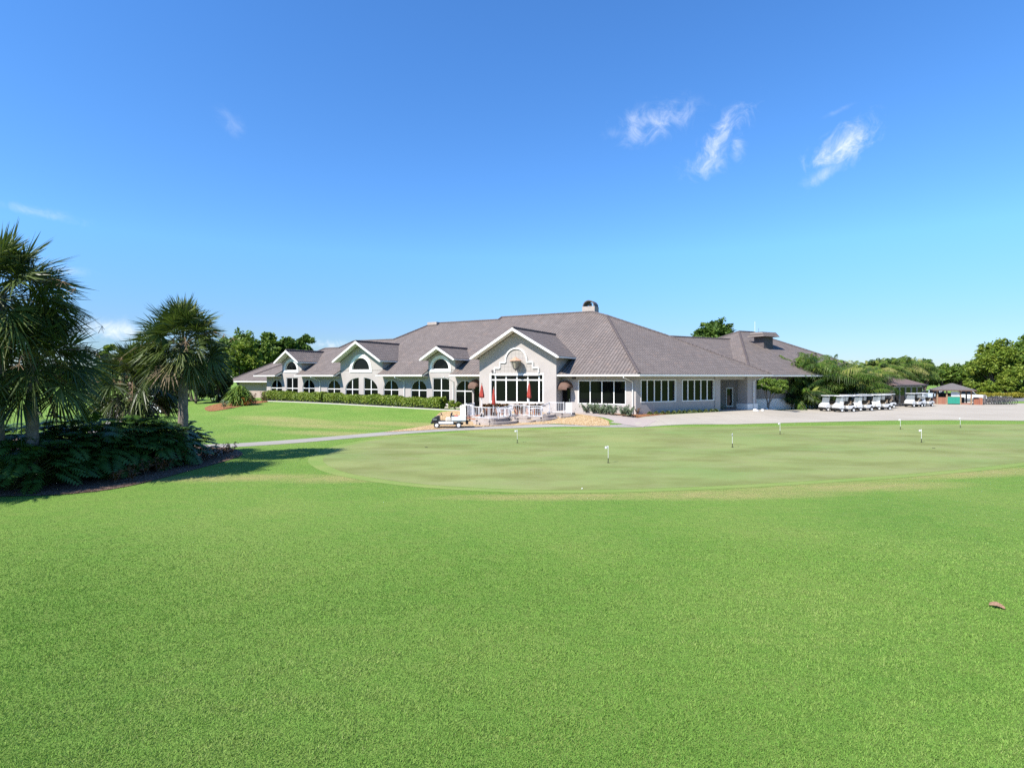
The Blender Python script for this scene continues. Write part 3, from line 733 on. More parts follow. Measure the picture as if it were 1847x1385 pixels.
# doors under round awnings
def door(fr, o, d, m, name='door'):
    dd = obj(name, MB().panel(fr, inset(o, .02), [], d - .2, d - .16), m, house)
    f = MB().ring(fr, o, inset(o, .09), d - .15, d - .02); obj('door_frame', f, M['trimgrey'], dd)
    s = [p[0] for p in o]; z = [p[1] for p in o]
    h = MB().bar(fr.pt(min(s) + .2, d - .1, 1.45), fr.pt(min(s) + .2, d - .1, 1.85), .04); obj('handle', h, M['chrome'], dd); return dd
door(F1, doorA, 0, M['glass']); door(F1, archB, 0, M['glass'])
def awning(pxl, pxr, ytop, ybot, dep):
    s1, s0 = S(pxl), S(pxr); zb = Z((pxl + pxr) / 2, ybot); zt = Z((pxl + pxr) / 2, ytop); c, r = (s0 + s1) / 2, (s1 - s0) / 2
    mb = MB(); n, m = 14, 6; vs = []
    for j in range(m + 1):                            # half dome on the wall
        b = math.pi / 2 * j / m
        for i in range(n + 1):
            a = math.pi * i / n
            vs.append(F1.pt(c + r * math.cos(a) * (math.cos(b) * .35 + .65 if True else 1), .01 + dep * math.sin(b) * (.25 + .75 * 1), zb + .0 + (zt - zb) * math.sin(a) * math.cos(b)))
    fs = [(j * (n + 1) + i, j * (n + 1) + i + 1, (j + 1) * (n + 1) + i + 1, (j + 1) * (n + 1) + i) for j in range(m) for i in range(n)]
    mb.add(vs, fs)
    mb.hexa([F1.pt(c - r * .65, dep, zb), F1.pt(c + r * .65, dep, zb), F1.pt(c + r * .65, dep, zb - .2), F1.pt(c - r * .65, dep, zb - .2)], F1.n.to_3d() * .02)
    obj('awning', mb, M['brown_awning'], house)
awning(1009, 1033.8, 686, 699, 1.0); awning(849, 868, 684, 697.5, .85)
# side facade: two five-pane windows, porch corner, column
sw = [(1155.7, 1219, 684.9, 729.2), (1230.2, 1288.2, 685.2, 727)]; hs2 = []
for a, b, yt, yb in sw:
    s0, s1 = F2.s_at(a), F2.s_at(b); zt = F2.sz((a + b) / 2, yt)[1]; zb = F2.sz((a + b) / 2, (yb))[1]; hs2.append(rect(s0, s1, 1.62, 3.74))
sW = F2.s_at(1298)
obj('side_wall', MB().panel(F2, [(0, FLOOR), (sW, FLOOR), (sW, 4.5), (0, 4.5)], hs2, -.3, 0), M['stucco'], house)
for o in hs2:
    s0, s1 = o[0][0], o[1][0]
    window('five_pane_window', F2, o, 0, [s0 + (s1 - s0) * i / 5 for i in (1, 2, 3, 4)], [], t=.07, bw=.11, proud=.03)
pil = MB(); sP = F2.s_at(1288.6)
pil.panel(F2, rect(sP, sW - .0, FLOOR, 4.03), [], .002, .10); obj('corner_pilaster', pil, M['stucco'], house)
# porch
pd = -4.6; sC0, sC1 = F2.s_at(1344.5), F2.s_at(1360.5)
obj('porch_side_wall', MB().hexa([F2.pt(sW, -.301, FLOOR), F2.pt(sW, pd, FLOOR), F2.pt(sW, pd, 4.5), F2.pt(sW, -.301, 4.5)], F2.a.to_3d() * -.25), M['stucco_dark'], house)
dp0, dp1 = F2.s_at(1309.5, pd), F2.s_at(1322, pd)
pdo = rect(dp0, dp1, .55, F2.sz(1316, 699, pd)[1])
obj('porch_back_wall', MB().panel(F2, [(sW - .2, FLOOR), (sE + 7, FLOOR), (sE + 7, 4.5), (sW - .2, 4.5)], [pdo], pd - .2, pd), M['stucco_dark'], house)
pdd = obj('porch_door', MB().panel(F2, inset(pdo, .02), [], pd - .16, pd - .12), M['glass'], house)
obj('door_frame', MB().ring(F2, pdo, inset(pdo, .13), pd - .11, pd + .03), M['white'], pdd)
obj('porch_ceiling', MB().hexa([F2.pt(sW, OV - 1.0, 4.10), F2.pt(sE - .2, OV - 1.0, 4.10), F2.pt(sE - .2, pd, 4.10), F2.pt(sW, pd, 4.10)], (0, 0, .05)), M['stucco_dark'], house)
obj('porch_beam', MB().hexa([F2.pt(sW + .01, -.05, 3.72), F2.pt(sE - .3, -.05, 3.72), F2.pt(sE - .3, -.4, 3.72), F2.pt(sW + .01, -.4, 3.72)], (0, 0, .36)), M['stucco'], house)
obj('porch_bulkhead', MB().hexa([F2.pt(sW + .4, pd + .01, 2.9), F2.pt(sC0, pd + .01, 2.9), F2.pt(sC0, pd + 1.2, 2.9), F2.pt(sW + .4, pd + 1.2, 2.9)], (0, 0, .8)), M['trimgrey'], house)
col = obj('porch_column', MB().hexa([F2.pt(sC0, .25, FLOOR), F2.pt(sC1, .25, FLOOR), F2.pt(sC1, -.95, FLOOR), F2.pt(sC0, -.95, FLOOR)], (0, 0, 4.43)), M['stucco'], house)
obj('column_base', MB().hexa([F2.pt(sC0 - .1, .35, FLOOR), F2.pt(sC1 + .1, .35, FLOOR), F2.pt(sC1 + .1, -1.05, FLOOR), F2.pt(sC0 - .1, -1.05, FLOOR)], (0, 0, 1.55)), M['white'], col)
obj('porch_floor', MB().hexa([F2.pt(sW, .4, .2), F2.pt(sC1 + .3, .4, .2), F2.pt(sC1 + .3, pd, .2), F2.pt(sW, pd, .2)], (0, 0, .36)), M['walk'], house)
# rear wing with pyramid roof, walls and broad capped chimney
F3 = Frame((P0[0] - F2.n.x * 5, P0[1] - F2.n.y * 5), F2.a, F2.n)
F4 = Frame((P0[0] - F2.n.x * 3, P0[1] - F2.n.y * 3), F2.a, F2.n)
def r3(px, py): return F3.roof(px, py, ZE, OV)
def r4(px, py): return F4.roof(px, py, ZE, OV)
a = r3(1185, 606.5); b = r3(1312, 611.5); zr = (a.z + b.z) / 2
def lev(fr, p, z): s, d = fr.sd(p); return fr.pt(s, OV - (z - ZE) / .5, z)
a, b = lev(F3, a, zr), lev(F3, b, zr); sa, sb = F3.sd(a)[0], F3.sd(b)[0]
b = F3.pt(sb + 8, F3.sd(b)[1], zr)
tilepoly('rear_wing_roof', [a, b, F3.pt(sb + 8, OV, ZE), F3.pt(sa, OV, ZE)], F3)
cap([a, F3.pt(sb + .6, F3.sd(b)[1], zr)])
AP = r4(1333.5, 598); RE = r4(1359, 599.6); RE = lev(F4, RE, AP.z); Q = r4(1350, 657)
s0, d0 = F4.sd(AP); s1, d1 = F4.sd(Q); kx = (s1 - s0) / (d1 - d0); KS = s0 + kx * (OV - d0)
K = F4.pt(KS, OV, ZE)
r_a, r_b = r4(1393, 612), r4(1527, 655); sa_, da_ = F4.sd(r_a); sb_, db_ = F4.sd(r_b); RS = sb_ + (sb_ - sa_) / (db_ - da_) * (OV - db_)
RK = F4.pt(RS, OV, ZE)
tilepoly('pyramid_roof_slope', [K, AP, RE, r_a, r_b, RK], F4)
DA = OV - F4.sd(AP)[1]; K2 = K + F4.n.to_3d() * -2 * DA
tilepoly('pyramid_roof_slope', [K, AP, K2], type('T', (), {'a': -F4.n})())
mb = MB()
for a_, b_ in ((AP, RE), (RE, r_a), (r_a, r_b), (r_b, RK)):
    mb.add([a_ - Vector((0, 0, .05)), b_ - Vector((0, 0, .05)), b_ - F4.n.to_3d() * (b_.z - ZE) * 2 + Vector((0, 0, ZE - b_.z)), a_ - F4.n.to_3d() * (a_.z - ZE) * 2 + Vector((0, 0, ZE - a_.z))], [(0, 1, 2, 3)])
obj('rear_roof_slope', mb, M['capbrown'], house)
cap([K, AP], .14); cap([AP, RE, r_a, r_b, RK]); cap([K2, AP])
obj('gutter', MB().hexa([F4.pt(KS, OV - .045, 4.06), F4.pt(RS, OV - .045, 4.06), F4.pt(RS, OV + .09, 4.08), F4.pt(KS, OV + .09, 4.08)], (0, 0, .155)), M['white'], house)
obj('soffit', MB().hexa([F4.pt(KS, -.5, 4.04), F4.pt(RS, -.5, 4.04), F4.pt(RS, OV - .05, 4.04), F4.pt(KS, OV - .05, 4.04)], (0, 0, .05)), M['white'], house)
wd = -1.2
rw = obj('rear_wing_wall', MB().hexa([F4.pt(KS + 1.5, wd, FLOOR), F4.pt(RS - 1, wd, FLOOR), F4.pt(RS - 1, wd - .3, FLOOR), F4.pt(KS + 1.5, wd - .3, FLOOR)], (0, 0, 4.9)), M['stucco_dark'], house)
obj('wall_base_band', MB().hexa([F4.pt(KS + 1.4, wd + .06, FLOOR), F4.pt(RS - .95, wd + .06, FLOOR), F4.pt(RS - .95, wd + .001, FLOOR), F4.pt(KS + 1.4, wd + .001, FLOOR)], (0, 0, 1.75)), M['white'], rw)
CB = r4(1377, 624); cm = Matrix.Rotation(math.atan2(F2.a.y, F2.a.x), 3, 'Z')
chm = obj('chimney', MB().box(CB + Vector((0, 0, .1)), (1.9, 1.5, 2.2), M=cm), M['capbrown'], house)
ct = CB + Vector((0, 0, 1.2)); mb = MB(); tv = lambda x, y, z: ct + cm @ Vector((x, y, z))
mb.add([tv(-1.7, -1.3, 0), tv(1.7, -1.3, 0), tv(1.7, 1.3, 0), tv(-1.7, 1.3, 0), tv(-1.45, -.85, .62), tv(1.45, -.85, .62), tv(1.45, .85, .62), tv(-1.45, .85, .62)], [(3, 2, 1, 0), (4, 5, 6, 7), (0, 1, 5, 4), (1, 2, 6, 5), (2, 3, 7, 6), (3, 0, 4, 7)])
obj('chimney_cap', mb, M['tile'], chm, uvf=lambda v: (v.dot(F2.a.to_3d()), v.z * 1.3))
# front chimney with barrel hood
cb = F1.pt(F1.sd(SILP[0])[0] + .55, F1.sd(SILP[0])[1] - .9, SILP[0].z); cf = Matrix.Rotation(math.atan2(-F1.a.y, -F1.a.x), 3, 'Z')
ch = obj('chimney', MB().box(cb + Vector((0, 0, .0)), (1.65, 1.5, 1.5), M=cf), M['stone'], house)
mb = MB(); n = 14; vs = []
for y in (-.75, .75):
    for rr in (.78, .66):
        vs += [cb + Vector((0, 0, .76)) + cf @ Vector((rr * math.cos(math.pi * i / n), y, rr * math.sin(math.pi * i / n))) for i in range(n + 1)]
m1 = n + 1; fs = []
for i in range(n):
    fs += [(i, i + 1, m1 + i + 1, m1 + i), (2 * m1 + i, 3 * m1 + i, 3 * m1 + i + 1, 2 * m1 + i + 1), (i, 2 * m1 + i, 2 * m1 + i + 1, i + 1), (m1 + i, m1 + i + 1, 3 * m1 + i + 1, 3 * m1 + i)]
mb.add(vs, fs); obj('chimney_hood', mb, M['trimgrey'], ch)
obj('chimney_flue', MB().tube([cb + cf @ Vector((0, -.1, .7)), cb + cf @ Vector((0, -.1, 1.2))], .22, 12), M['trimgrey'], ch)
# roof vent on the left ridge end, aerials
rv = F1.roof(782, 585.5, ZE, OV); obj('roof_vent', MB().box(rv + Vector((0, 0, .12)), (1.6, .8, .4), M=cf), M['stone'], house)
for px, y0, y1, r, m in ((1361.7, 580, 603, .03, 'white'), (1368.2, 592, 603, .03, 'metal')):
    Y = (RE + Vector((1, 1, 0))).y; obj('aerial', MB().tube([atY(px, Y, zat(y1, Y) - .4), atY(px, Y, zat(y0, Y))], r, 6), M[m], house)
# downpipes
def pipe(fr, px, d=.08, kink=1):
    s = fr.s_at(px, d); ze = 4.08
    mb = MB().tube([fr.pt(s + .55 * kink, OV + .02, ze), fr.pt(s + .55 * kink, OV + .02, ze - .12), fr.pt(s, d, ze - .55), fr.pt(s, d, 0.1)], .055, 8); obj('downpipe', mb, M['white'], house)
pipe(F1, 577.3); pipe(F1, 729, ); pipe(F1, 817.5); pipe(F1, 1141); pipe(F2, 1359.8, .40)
# left annex
F5 = Frame((P0[0] - F1.n.x * 5.0, P0[1] - F1.n.y * 5.0), F1.a, F1.n)
zA = 3.42; eL = F5.roof(409, 688.2, zA, 1.0); sA0 = F5.sd(eL)[0]; aT = F5.roof(497, 653, zA, 1.0); sA1, dA1 = F5.sd(aT)
eL = F5.pt(sA0, 1.0, zA); kk = (sA1 - sA0) / (aT.z - zA); zt = 7.2
tilepoly('annex_roof', [eL, F5.pt(sA0 + kk * (zt - zA), 1.0 - (zt - zA) / .5, zt), F5.pt(38, 1.0 - (zt - zA) / .5, zt), F5.pt(38, 1.0, zA)], F5)
cap([eL, F5.pt(sA0 + kk * (zt - zA), 1.0 - (zt - zA) / .5, zt)], .1)
obj('gutter', MB().hexa([F5.pt(38, .96, zA - .2), F5.pt(sA0, .96, zA - .2), F5.pt(sA0, 1.1, zA - .2), F5.pt(38, 1.1, zA - .2)], (0, 0, .15)), M['white'], house)
obj('soffit', MB().hexa([F5.pt(38, 0, zA - .22), F5.pt(sA0, 0, zA - .22), F5.pt(sA0, .95, zA - .22), F5.pt(38, .95, zA - .22)], (0, 0, .05)), M['white'], house)
obj('annex_wall', MB().hexa([F5.pt(38, -.3, FLOOR), F5.pt(sA0 - 1.2, -.3, FLOOR), F5.pt(sA0 - 1.2, -.02, FLOOR), F5.pt(38, -.02, FLOOR)], (0, 0, 4.2)), M['pink'], house)
# ---------------------------------------------------------------- foliage
def unit(a): return a / np.maximum(np.linalg.norm(a, axis=-1, keepdims=True), 1e-9)
class Blades:                                        # pointed leaves: base, two shoulders, tip
    def __init__(s): s.P = []; s.D = []; s.L = []; s.W = []; s.G = []; s.R = []; s.S = []
    def add(s, P, D, L, W, G, rnd, side=None):
        P = np.atleast_2d(np.asarray(P, float)); n = len(P)
        D = unit(np.broadcast_to(np.asarray(D, float), (n, 3)))
        if side is None: side = np.cross(D, unit(np.array([0, 0, 1.]) + .5 * RNG.standard_normal((n, 3))))
        f = lambda q: np.broadcast_to(np.asarray(q, float), (n,))
        s.P.append(P); s.D.append(D); s.L.append(f(L)); s.W.append(f(W)); s.G.append(f(G)); s.R.append(f(rnd)); s.S.append(unit(np.broadcast_to(side, (n, 3))))
    def obj(s, name, m, parent=None, shoulder=.42):
        P, D, S = (np.concatenate(q) for q in (s.P, s.D, s.S)); L, W, G, Rn = (np.concatenate(q) for q in (s.L, s.W, s.G, s.R))
        zz = np.array([0, 0, 1.]); n = len(P)
        mid = P + D * (L * shoulder)[:, None] - zz * (G * L * shoulder ** 2)[:, None]
        tip = P + D * (L * (1 - .25 * G))[:, None] - zz * (G * L)[:, None]
        V = np.stack([P, mid + S * (W / 2)[:, None], tip, mid - S * (W / 2)[:, None]], 1).reshape(-1, 3)
        b = np.arange(n)[:, None] * 4
        F = np.concatenate([b + np.array([[0, 1, 3]]), b + np.array([[1, 2, 3]])])
        return fast(name, V, F, m, parent, rnd=np.repeat(np.clip(Rn, 0, 1), 4))
def rot(v, ax, a):
    v = np.asarray(v, float); ax = unit(np.asarray(ax, float)); return v * math.cos(a) + np.cross(ax, v) * math.sin(a) + ax * np.dot(ax, v) * (1 - math.cos(a))
LM = dict(
    sabal=leafmat('sabal_frond', [(.022, .038, .008), (.048, .076, .015), (.095, .128, .028), (.21, .20, .075)], .44, .15, .35),
    phil=leafmat('philodendron_leaf', [(.018, .044, .008), (.040, .090, .015), (.072, .135, .025)], .42, .15, .3),
    oak=leafmat('oak_leaf', [(.034, .074, .012), (.068, .130, .019), (.115, .180, .028)], .6, .25),
    lime=leafmat('lime_leaf', [(.075, .130, .013), (.150, .215, .022), (.225, .265, .034)], .6, .3),
    mid=leafmat('mid_green_leaf', [(.050, .105, .014), (.110, .185, .024), (.185, .245, .038)], .6, .3),
    dark=leafmat('dark_leaf', [(.010, .020, .008), (.018, .034, .011), (.034, .055, .016)], .6, .15),
    hedge=leafmat('hedge_leaf', [(.055, .105, .010), (.150, .215, .020), (.260, .300, .040)], .5, .25),
    areca=leafmat('areca_leaflet', [(.018, .046, .006), (.060, .118, .013), (.140, .200, .028), (.270, .265, .075)], .5, .3),
    grey=leafmat('silver_shrub_leaf', [(.085, .125, .070), (.140, .185, .115), (.215, .250, .165)], .6, .25),
    croton=leafmat('croton_leaf', [(.030, .022, .010), (.090, .035, .014), (.170, .070, .020), (.060, .070, .020)], .5, .2),
    copper=leafmat('copper_leaf', [(.24, .080, .012), (.36, .140, .025), (.42, .22, .05)], .5, .25),
    brom=leafmat('bromeliad_leaf', [(.065, .095, .025), (.115, .150, .045), (.185, .190, .085)], .5, .25),
    yellow=leafmat('yellow_hedge_leaf', [(.16, .150, .018), (.26, .235, .022), (.34, .30, .04)], .5, .3),
    agave=leafmat('agave_leaf', [(.10, .15, .10), (.17, .22, .15)], .5, .15))
def trunk_mb(h, r0, r1, bend=.0, n=9, m=10, rough=.03):
    mb = MB(); pts = []; rad = []; a = random.uniform(0, 6.28)
    for i in range(m + 1):
        f = i / m; pts.append((math.cos(a) * bend * f * f * h + random.uniform(-rough, rough) * r0, math.sin(a) * bend * f * f * h + random.uniform(-rough, rough) * r0, h * f))
        rad.append(r0 + (r1 - r0) * f + (r0 * .25 if i == 0 else 0) + random.uniform(-1, 1) * rough * r0)
    return mb.tube(pts, rad, n), Vector(pts[-1])
# --- sabal palms
def sabal(label, px, Y, pyc, rad, r=.2, nf=64, flop=1.2, group='fan palms in the mulch bed'):
    base = groundY(px, Y); t = thing('fan_palm', label, 'palm tree', base, group)
    h = zat(pyc, Y) - base.z
    random.seed(int(px * 7)); mb, topv = trunk_mb(h + .2, r, r * .85, .01, 12, 24, .06)
    for v in range(len(mb.v)): mb.v[v] = tuple(Vector(mb.v[v]) + base)
    obj('trunk', mb, M['palmbark'], t, smooth=True)
    bl, dead = Blades(), Blades(); c0 = np.array([base.x, base.y, base.z + h])
    pet = MB()
    for i in range(nf):
        f = (i + .5) / nf; az = i * 2.39996 + RNG.normal() * .25
        el = R(90) - (f ** .9) * R(134) + RNG.normal() * R(8)
        d = np.array([math.cos(az) * math.cos(el), math.sin(az) * math.cos(el), math.sin(el)])
        Lp = rad * (.44 + .20 * RNG.random()); H = c0 + np.array([0, 0, .25 - .5 * f]) + d * Lp - np.array([0, 0, .05 * Lp * Lp])
        pet.tube([c0 + d * .15, c0 + np.array([0, 0, .12 - .25 * f]) + d * Lp * .6, H], [.022, .016, .012], 4)
        ax = unit(d + np.array([0, 0, -.12 - .30 * f])); side = unit(np.cross(ax, [0, 0, 1.]) + 1e-4); side = rot(side, ax, RNG.normal() * (.25 + .6 * min(f * 2, 1))); nrm = np.cross(side, ax)
        n = 30; th = np.linspace(-R(118), R(118), n) + RNG.normal(size=n) * .03
        fold = .30 * np.abs(np.sin(th))
        dirs = ax * np.cos(th)[:, None] + side * np.sin(th)[:, None] + nrm * fold[:, None]
        L = rad * (.54 + .12 * RNG.random()) * (1 - .30 * (np.abs(th) / R(118)) ** 2) * (.9 + .2 * RNG.random(n))
        isdead = f > .84 and RNG.random() < .30
        old = f > .55 and RNG.random() < .35
        tone = np.clip(.38 + .18 * RNG.normal() + (.28 if old else 0) + (.12 if f < .25 else 0) + RNG.normal(size=n) * .12, 0, 1)
        sd = unit(np.cross(dirs, nrm) + .35 * RNG.standard_normal((n, 3)))
        (dead if isdead else bl).add(H + dirs * .03, dirs, L, .062 + .024 * RNG.random(n), flop * (.06 + .20 * f + .22 * RNG.random(n) ** 2), tone, sd)
    bl.obj('crown', LM['sabal'], t)
    obj('petioles', pet, simple('palm_petiole', (.10, .12, .04), .6, .2, 4) if 'pet' not in M else M['pet'], t)
    if dead.P: dead.obj('dead_fronds', M['frond_dead'], t)
    st = MB()
    for k in range(7):                               # arching flower stalks with fine branches
        az = k * 2.4 + .5; el = R(20) + R(30) * RNG.random(); L = rad * (.95 + .25 * RNG.random()); pts = []
        for j in range(7):
            f = j / 6; pts.append(c0 + np.array([math.cos(az) * L * f, math.sin(az) * L * f, math.sin(el) * L * f * 1.2 - .75 * L * f * f]))
        st.tube(pts, [.018 - .002 * j for j in range(7)], 4)
        for j in range(2, 7):
            for _ in range(7):
                e = pts[j] + np.array([RNG.normal() * .2, RNG.normal() * .2, -.12 - .25 * RNG.random()]) * rad * .32
                st.bar(pts[j], e, .009)
    obj('flower_stalks', st, M['stalk'], t)
    return t
M['pet'] = simple('palm_petiole', (.07, .085, .025), .6, .2, 4)
sabal('big fan palm with a thick trunk, near the left edge of the photo', 58, 20.5, 655, 2.35, .21, 76)
sabal('tallest fan palm, cut off by the left edge with its crown above the big palm', -4, 20.0, 540, 2.6, .2, 76)
sabal('shortest fan palm, squat with yellowing drooping fronds, between two taller palms', 240, 27, 697, 2.15, .22, 66, 1.6)
sabal('round headed fan palm with a clear grey trunk, the rightmost tall palm on the left', 330, 26, 625, 2.1, .22, 76)
# palms outside the frame whose shade falls on the bed
sabal('fan palm standing left of the picture edge', -330, 17, 560, 2.4, .2, 50)
sabal('fan palm outside the frame, farthest left', -520, 15.5, 500, 2.6, .2, 60)
# --- feather fronds
def feather(bl, P, az, el, L, n, ll, lw, arch_, tone, droop=.35, vee=.4, mb=None, r=.012):
    d = np.array([math.cos(az) * math.cos(el), math.sin(az) * math.cos(el), math.sin(el)]); hzv = np.array([math.cos(az), math.sin(az), 0]); side = np.array([-math.sin(az), math.cos(az), 0])
    f = np.linspace(.16, 1, n); pts = P + d * (L * f)[:, None] - np.array([0, 0, 1.]) * (arch_ * L * f ** 2.2)[:, None] + hzv * (arch_ * .3 * L * f ** 2)[:, None]
    tan = unit(np.gradient(pts, axis=0))
    for sg in (-1, 1):
        dr = tan * .55 + side * sg + np.array([0, 0, vee])
        bl.add(pts, unit(dr), ll * (np.sin(np.pi * (.12 + .80 * f)) ** .7) * (.9 + .2 * RNG.random(n)), lw, droop * (.7 + .6 * RNG.random(n)), np.clip(tone + RNG.normal(size=n) * .1, 0, 1), unit(np.cross(dr, np.cross(tan, side))))
    if mb is not None:
        mb.tube([P] + [pts[i] for i in range(0, n, max(1, n // 5))], [r * (1 - .12 * i) for i in range(1 + len(range(0, n, max(1, n // 5))))], 4)
def philodendron(label, px, Y, size, n=34, first=[None]):
    base = groundY(px, Y)
    t = thing('philodendron', label, 'shrub', base, 'philodendrons under the palms')
    bl = Blades(); st = MB(); b = np.array(base)
    for i in range(n):
        az = i * 2.39996 + RNG.normal() * .3; f = (i + .5) / n; el = R(84) - f ** 1.3 * R(72); Lp = size * (.70 + .35 * RNG.random())
        d = np.array([math.cos(az) * math.cos(el), math.sin(az) * math.cos(el), math.sin(el)]); H = b + d * Lp + np.array([0, 0, .1])
        st.tube([b + d * .05, b + d * Lp * .6 + np.array([0, 0, .08]), H], [.018, .013, .010], 4)
        feather(bl, H, az + RNG.normal() * .3, el * .5 - .15 + RNG.normal() * .35, size * (.36 + .18 * RNG.random()), 9, size * .27, .085 * size / 1.2, .4, .35 + .25 * RNG.random(), .3, .1)
    bl.obj('leaves', LM['phil'], t); obj('stalks', st, M['pet'], t)
for a in [(*q_[:4], int(q_[4] * 1.7)) for q_ in [('dark philodendron clump at the left edge, nearest of the bed', 22, 19.7, 1.55, 44), ('dark philodendron clump second from the left edge in the front row', 88, 20.8, 1.5, 44), ('philodendron just in front of the big palm trunk', 60, 21.8, 1.9, 40),
          ('philodendron right of the big palm trunk', 110, 22.6, 1.9, 40), ('philodendron with dark fingered leaves left of the path gap', 150, 22.6, 2.0, 44), ('philodendron in front of the gap where the path shows', 195, 23.8, 1.75, 44),
          ('philodendron in front of the squat palm', 240, 24.6, 1.85, 44), ('glossy philodendron between the squat palm and the round headed palm', 275, 25.8, 1.8, 44), ('philodendron at the foot of the round headed palm', 305, 26.2, 1.6, 44),
          ('rightmost philodendron, at the end of the bed near the path', 332, 27.6, 1.25, 40), ('philodendron behind the left edge clump', -20, 21.0, 1.8, 36), ('low philodendron in the middle of the front row', 205, 23.2, 1.35, 40), ('low philodendron in the front row below the round headed palm', 268, 24.8, 1.3, 40), ('philodendron in the front row left of the middle', 142, 21.9, 1.4, 40)]]: philodendron(*a)
def rosette(bl, P, n, L, W, e0, e1, droop, tone, var=.15):
    az = np.arange(n) * 2.39996 + RNG.normal(size=n) * .3; f = (np.arange(n) + .5) / n; el = e0 + (e1 - e0) * f + RNG.normal(size=n) * .12
    D = np.stack([np.cos(az) * np.cos(el), np.sin(az) * np.cos(el), np.sin(el)], 1)
    bl.add(np.broadcast_to(np.asarray(P, float), (n, 3)) + RNG.normal(size=(n, 3)) * .02, D, L * (.8 + .4 * RNG.random(n)), W, droop, np.clip(tone + RNG.normal(size=n) * var, 0, 1))
ORD = ['first', 'second', 'third', 'fourth', 'fifth', 'sixth', 'seventh', 'eighth', 'ninth', 'tenth', 'eleventh', 'twelfth', 'thirteenth', 'fourteenth', 'fifteenth', 'sixteenth']
def small(name, label, cat, px, py, m, n, L, W, e0, e1, droop, tone, group, stemmy=0, Y=None, spread=.1, shoulder=.5):
    p = ground(px, py) if Y is None else groundY(px, Y); t = thing(name, label, cat, p, group); bl = Blades()
    if stemmy:
        st = MB()
        for k in range(stemmy):
            a = k * 2.4; e = np.array(p) + np.array([math.cos(a) * spread * (.4 + .6 * RNG.random()), math.sin(a) * spread * (.4 + .6 * RNG.random()), L * (1.2 + 1.6 * RNG.random())]); st.tube([p, e], [.012, .006], 4)
            for q in (.35, .6, .8, 1): rosette(bl, np.array(p) * (1 - q) + e * q, max(4, n // stemmy // 3), L, W, e0, e1, droop, tone)
        obj('stems', st, M['bark'], t)
        bl.obj('leaves', m, t, shoulder)
    else:
        rosette(bl, np.array(p) + np.array([0, 0, .03]), n, L, W, e0, e1, droop, tone); bl.obj('leaves', m, t, shoulder)
        rosette(bl, np.array(p) + np.array([0, 0, .03]), n, L, W, e0, e1, droop, tone)
    return t
for i, (x, y) in enumerate([(208, 872), (236, 868), (262, 858), (284, 852), (300, 848), (325, 841), (346, 835), (371, 829), (388, 826), (405, 824), (416, 822)]):
    small('croton', 'dark red croton along the front of the mulch bed, %s from the left' % ORD[i], 'plant', x, y, LM['croton'], 60, .22, .065, R(85), R(5), .5, .45, 'red crotons along the mulch bed', 4, spread=.3)
# --- leafy trees
def crown(name, m, parent, blobs, n, leaf, flat=.85, clumps=120, gap=.30):
    """leaf clumps scattered over several lobes, uneven with gaps between"""
    P, Rn, k = [], [], 0
    vol = np.array([b[1][0] * b[1][2] for b in blobs]); vol = vol / vol.sum()
    for (c, r), v in zip(blobs, vol):
        nc = max(6, int(clumps * v)); d = unit(RNG.standard_normal((nc, 3))); d[:, 2] = np.abs(d[:, 2]) * .95 - .35 * RNG.random(nc)
        cc = np.asarray(c) + d * np.asarray(r) * (.55 + .45 * RNG.random((nc, 1))); cr = np.mean(r) * (.16 + .22 * RNG.random(nc)); tone = .5 + .17 * RNG.standard_normal(nc)
        per = max(6, int(n * v / nc))
        for j in range(nc):
            q = unit(RNG.standard_normal((per, 3))) * (RNG.random((per, 1)) ** .45) * cr[j] * np.array([1.25, 1.25, flat])
            P.append(cc[j] + q); Rn.append(np.full(per, tone[j]) + RNG.normal(size=per) * .16)
    P = np.concatenate(P); Rn = np.clip(np.concatenate(Rn), 0, 1); n = len(P)
    nr = unit(RNG.standard_normal((n, 3)) + np.array([0, 0, .6])); a = unit(np.cross(nr, RNG.standard_normal((n, 3)))); b = np.cross(nr, a); s = leaf * (.6 + .8 * RNG.random((n, 1)))
    V = np.stack([P - a * s, P + b * s * .5, P + a * s, P - b * s * .5], 1).reshape(-1, 3)
    return fast(name, V, np.arange(4 * n).reshape(n, 4), m, parent, rnd=np.repeat(Rn, 4))
def tree(label, px, Y, top, base_py, wpx, m, n=5000, leaf=.22, group=None, lobes=9, name='leafy_tree', depth=.8, flat=.8, low=.25):
    w = wpx / FP * Y / 2; bz = gz(atY(px, Y)); zt = zat(top, Y); zb = zat(base_py, Y); zt += .10 * (zt - zb); base = atY(px, Y, bz); t = thing(name, label, 'tree', base, group)
    H = zt - zb; blobs = []; tb = MB(); tb.tube([base - Vector((0, 0, .2)), base + Vector((.1, 0, (zb - bz) * .6)), base + Vector((0, .1, max(zb - bz, .4) + H * .45))], [.045 * w + .10, .035 * w + .08, .05], 8)
    for i in range(lobes):
        f = (i + .5) / lobes; a = i * 2.4 + RNG.normal() * .4; rr = w * (.62 * math.sqrt(f)); zz = zb + H * (.30 + .40 * (1 - f) + .07 * RNG.normal())
        c = (base.x + math.cos(a) * rr, base.y + math.sin(a) * rr * depth, zz); r = (w * (.42 + .14 * RNG.random()), w * (.42 + .14 * RNG.random()) * depth, min(H * .36, w * .62) * (.85 + .3 * RNG.random())); blobs.append((c, r))
        tb.tube([base + Vector((0, 0, max(zb - bz, .3) * .8)), Vector(((base.x * .5 + c[0] * .5), base.y * .5 + c[1] * .5, zb + H * .2)), Vector(c)], [.03 * w + .04, .02 * w + .03, .02], 5)
    obj('trunk', tb, M['bark'], t)
    crown('crown', m, t, blobs, int(n * 1.5), leaf, flat, 30 * lobes)
    return t
gL = 'trees behind the left wing'
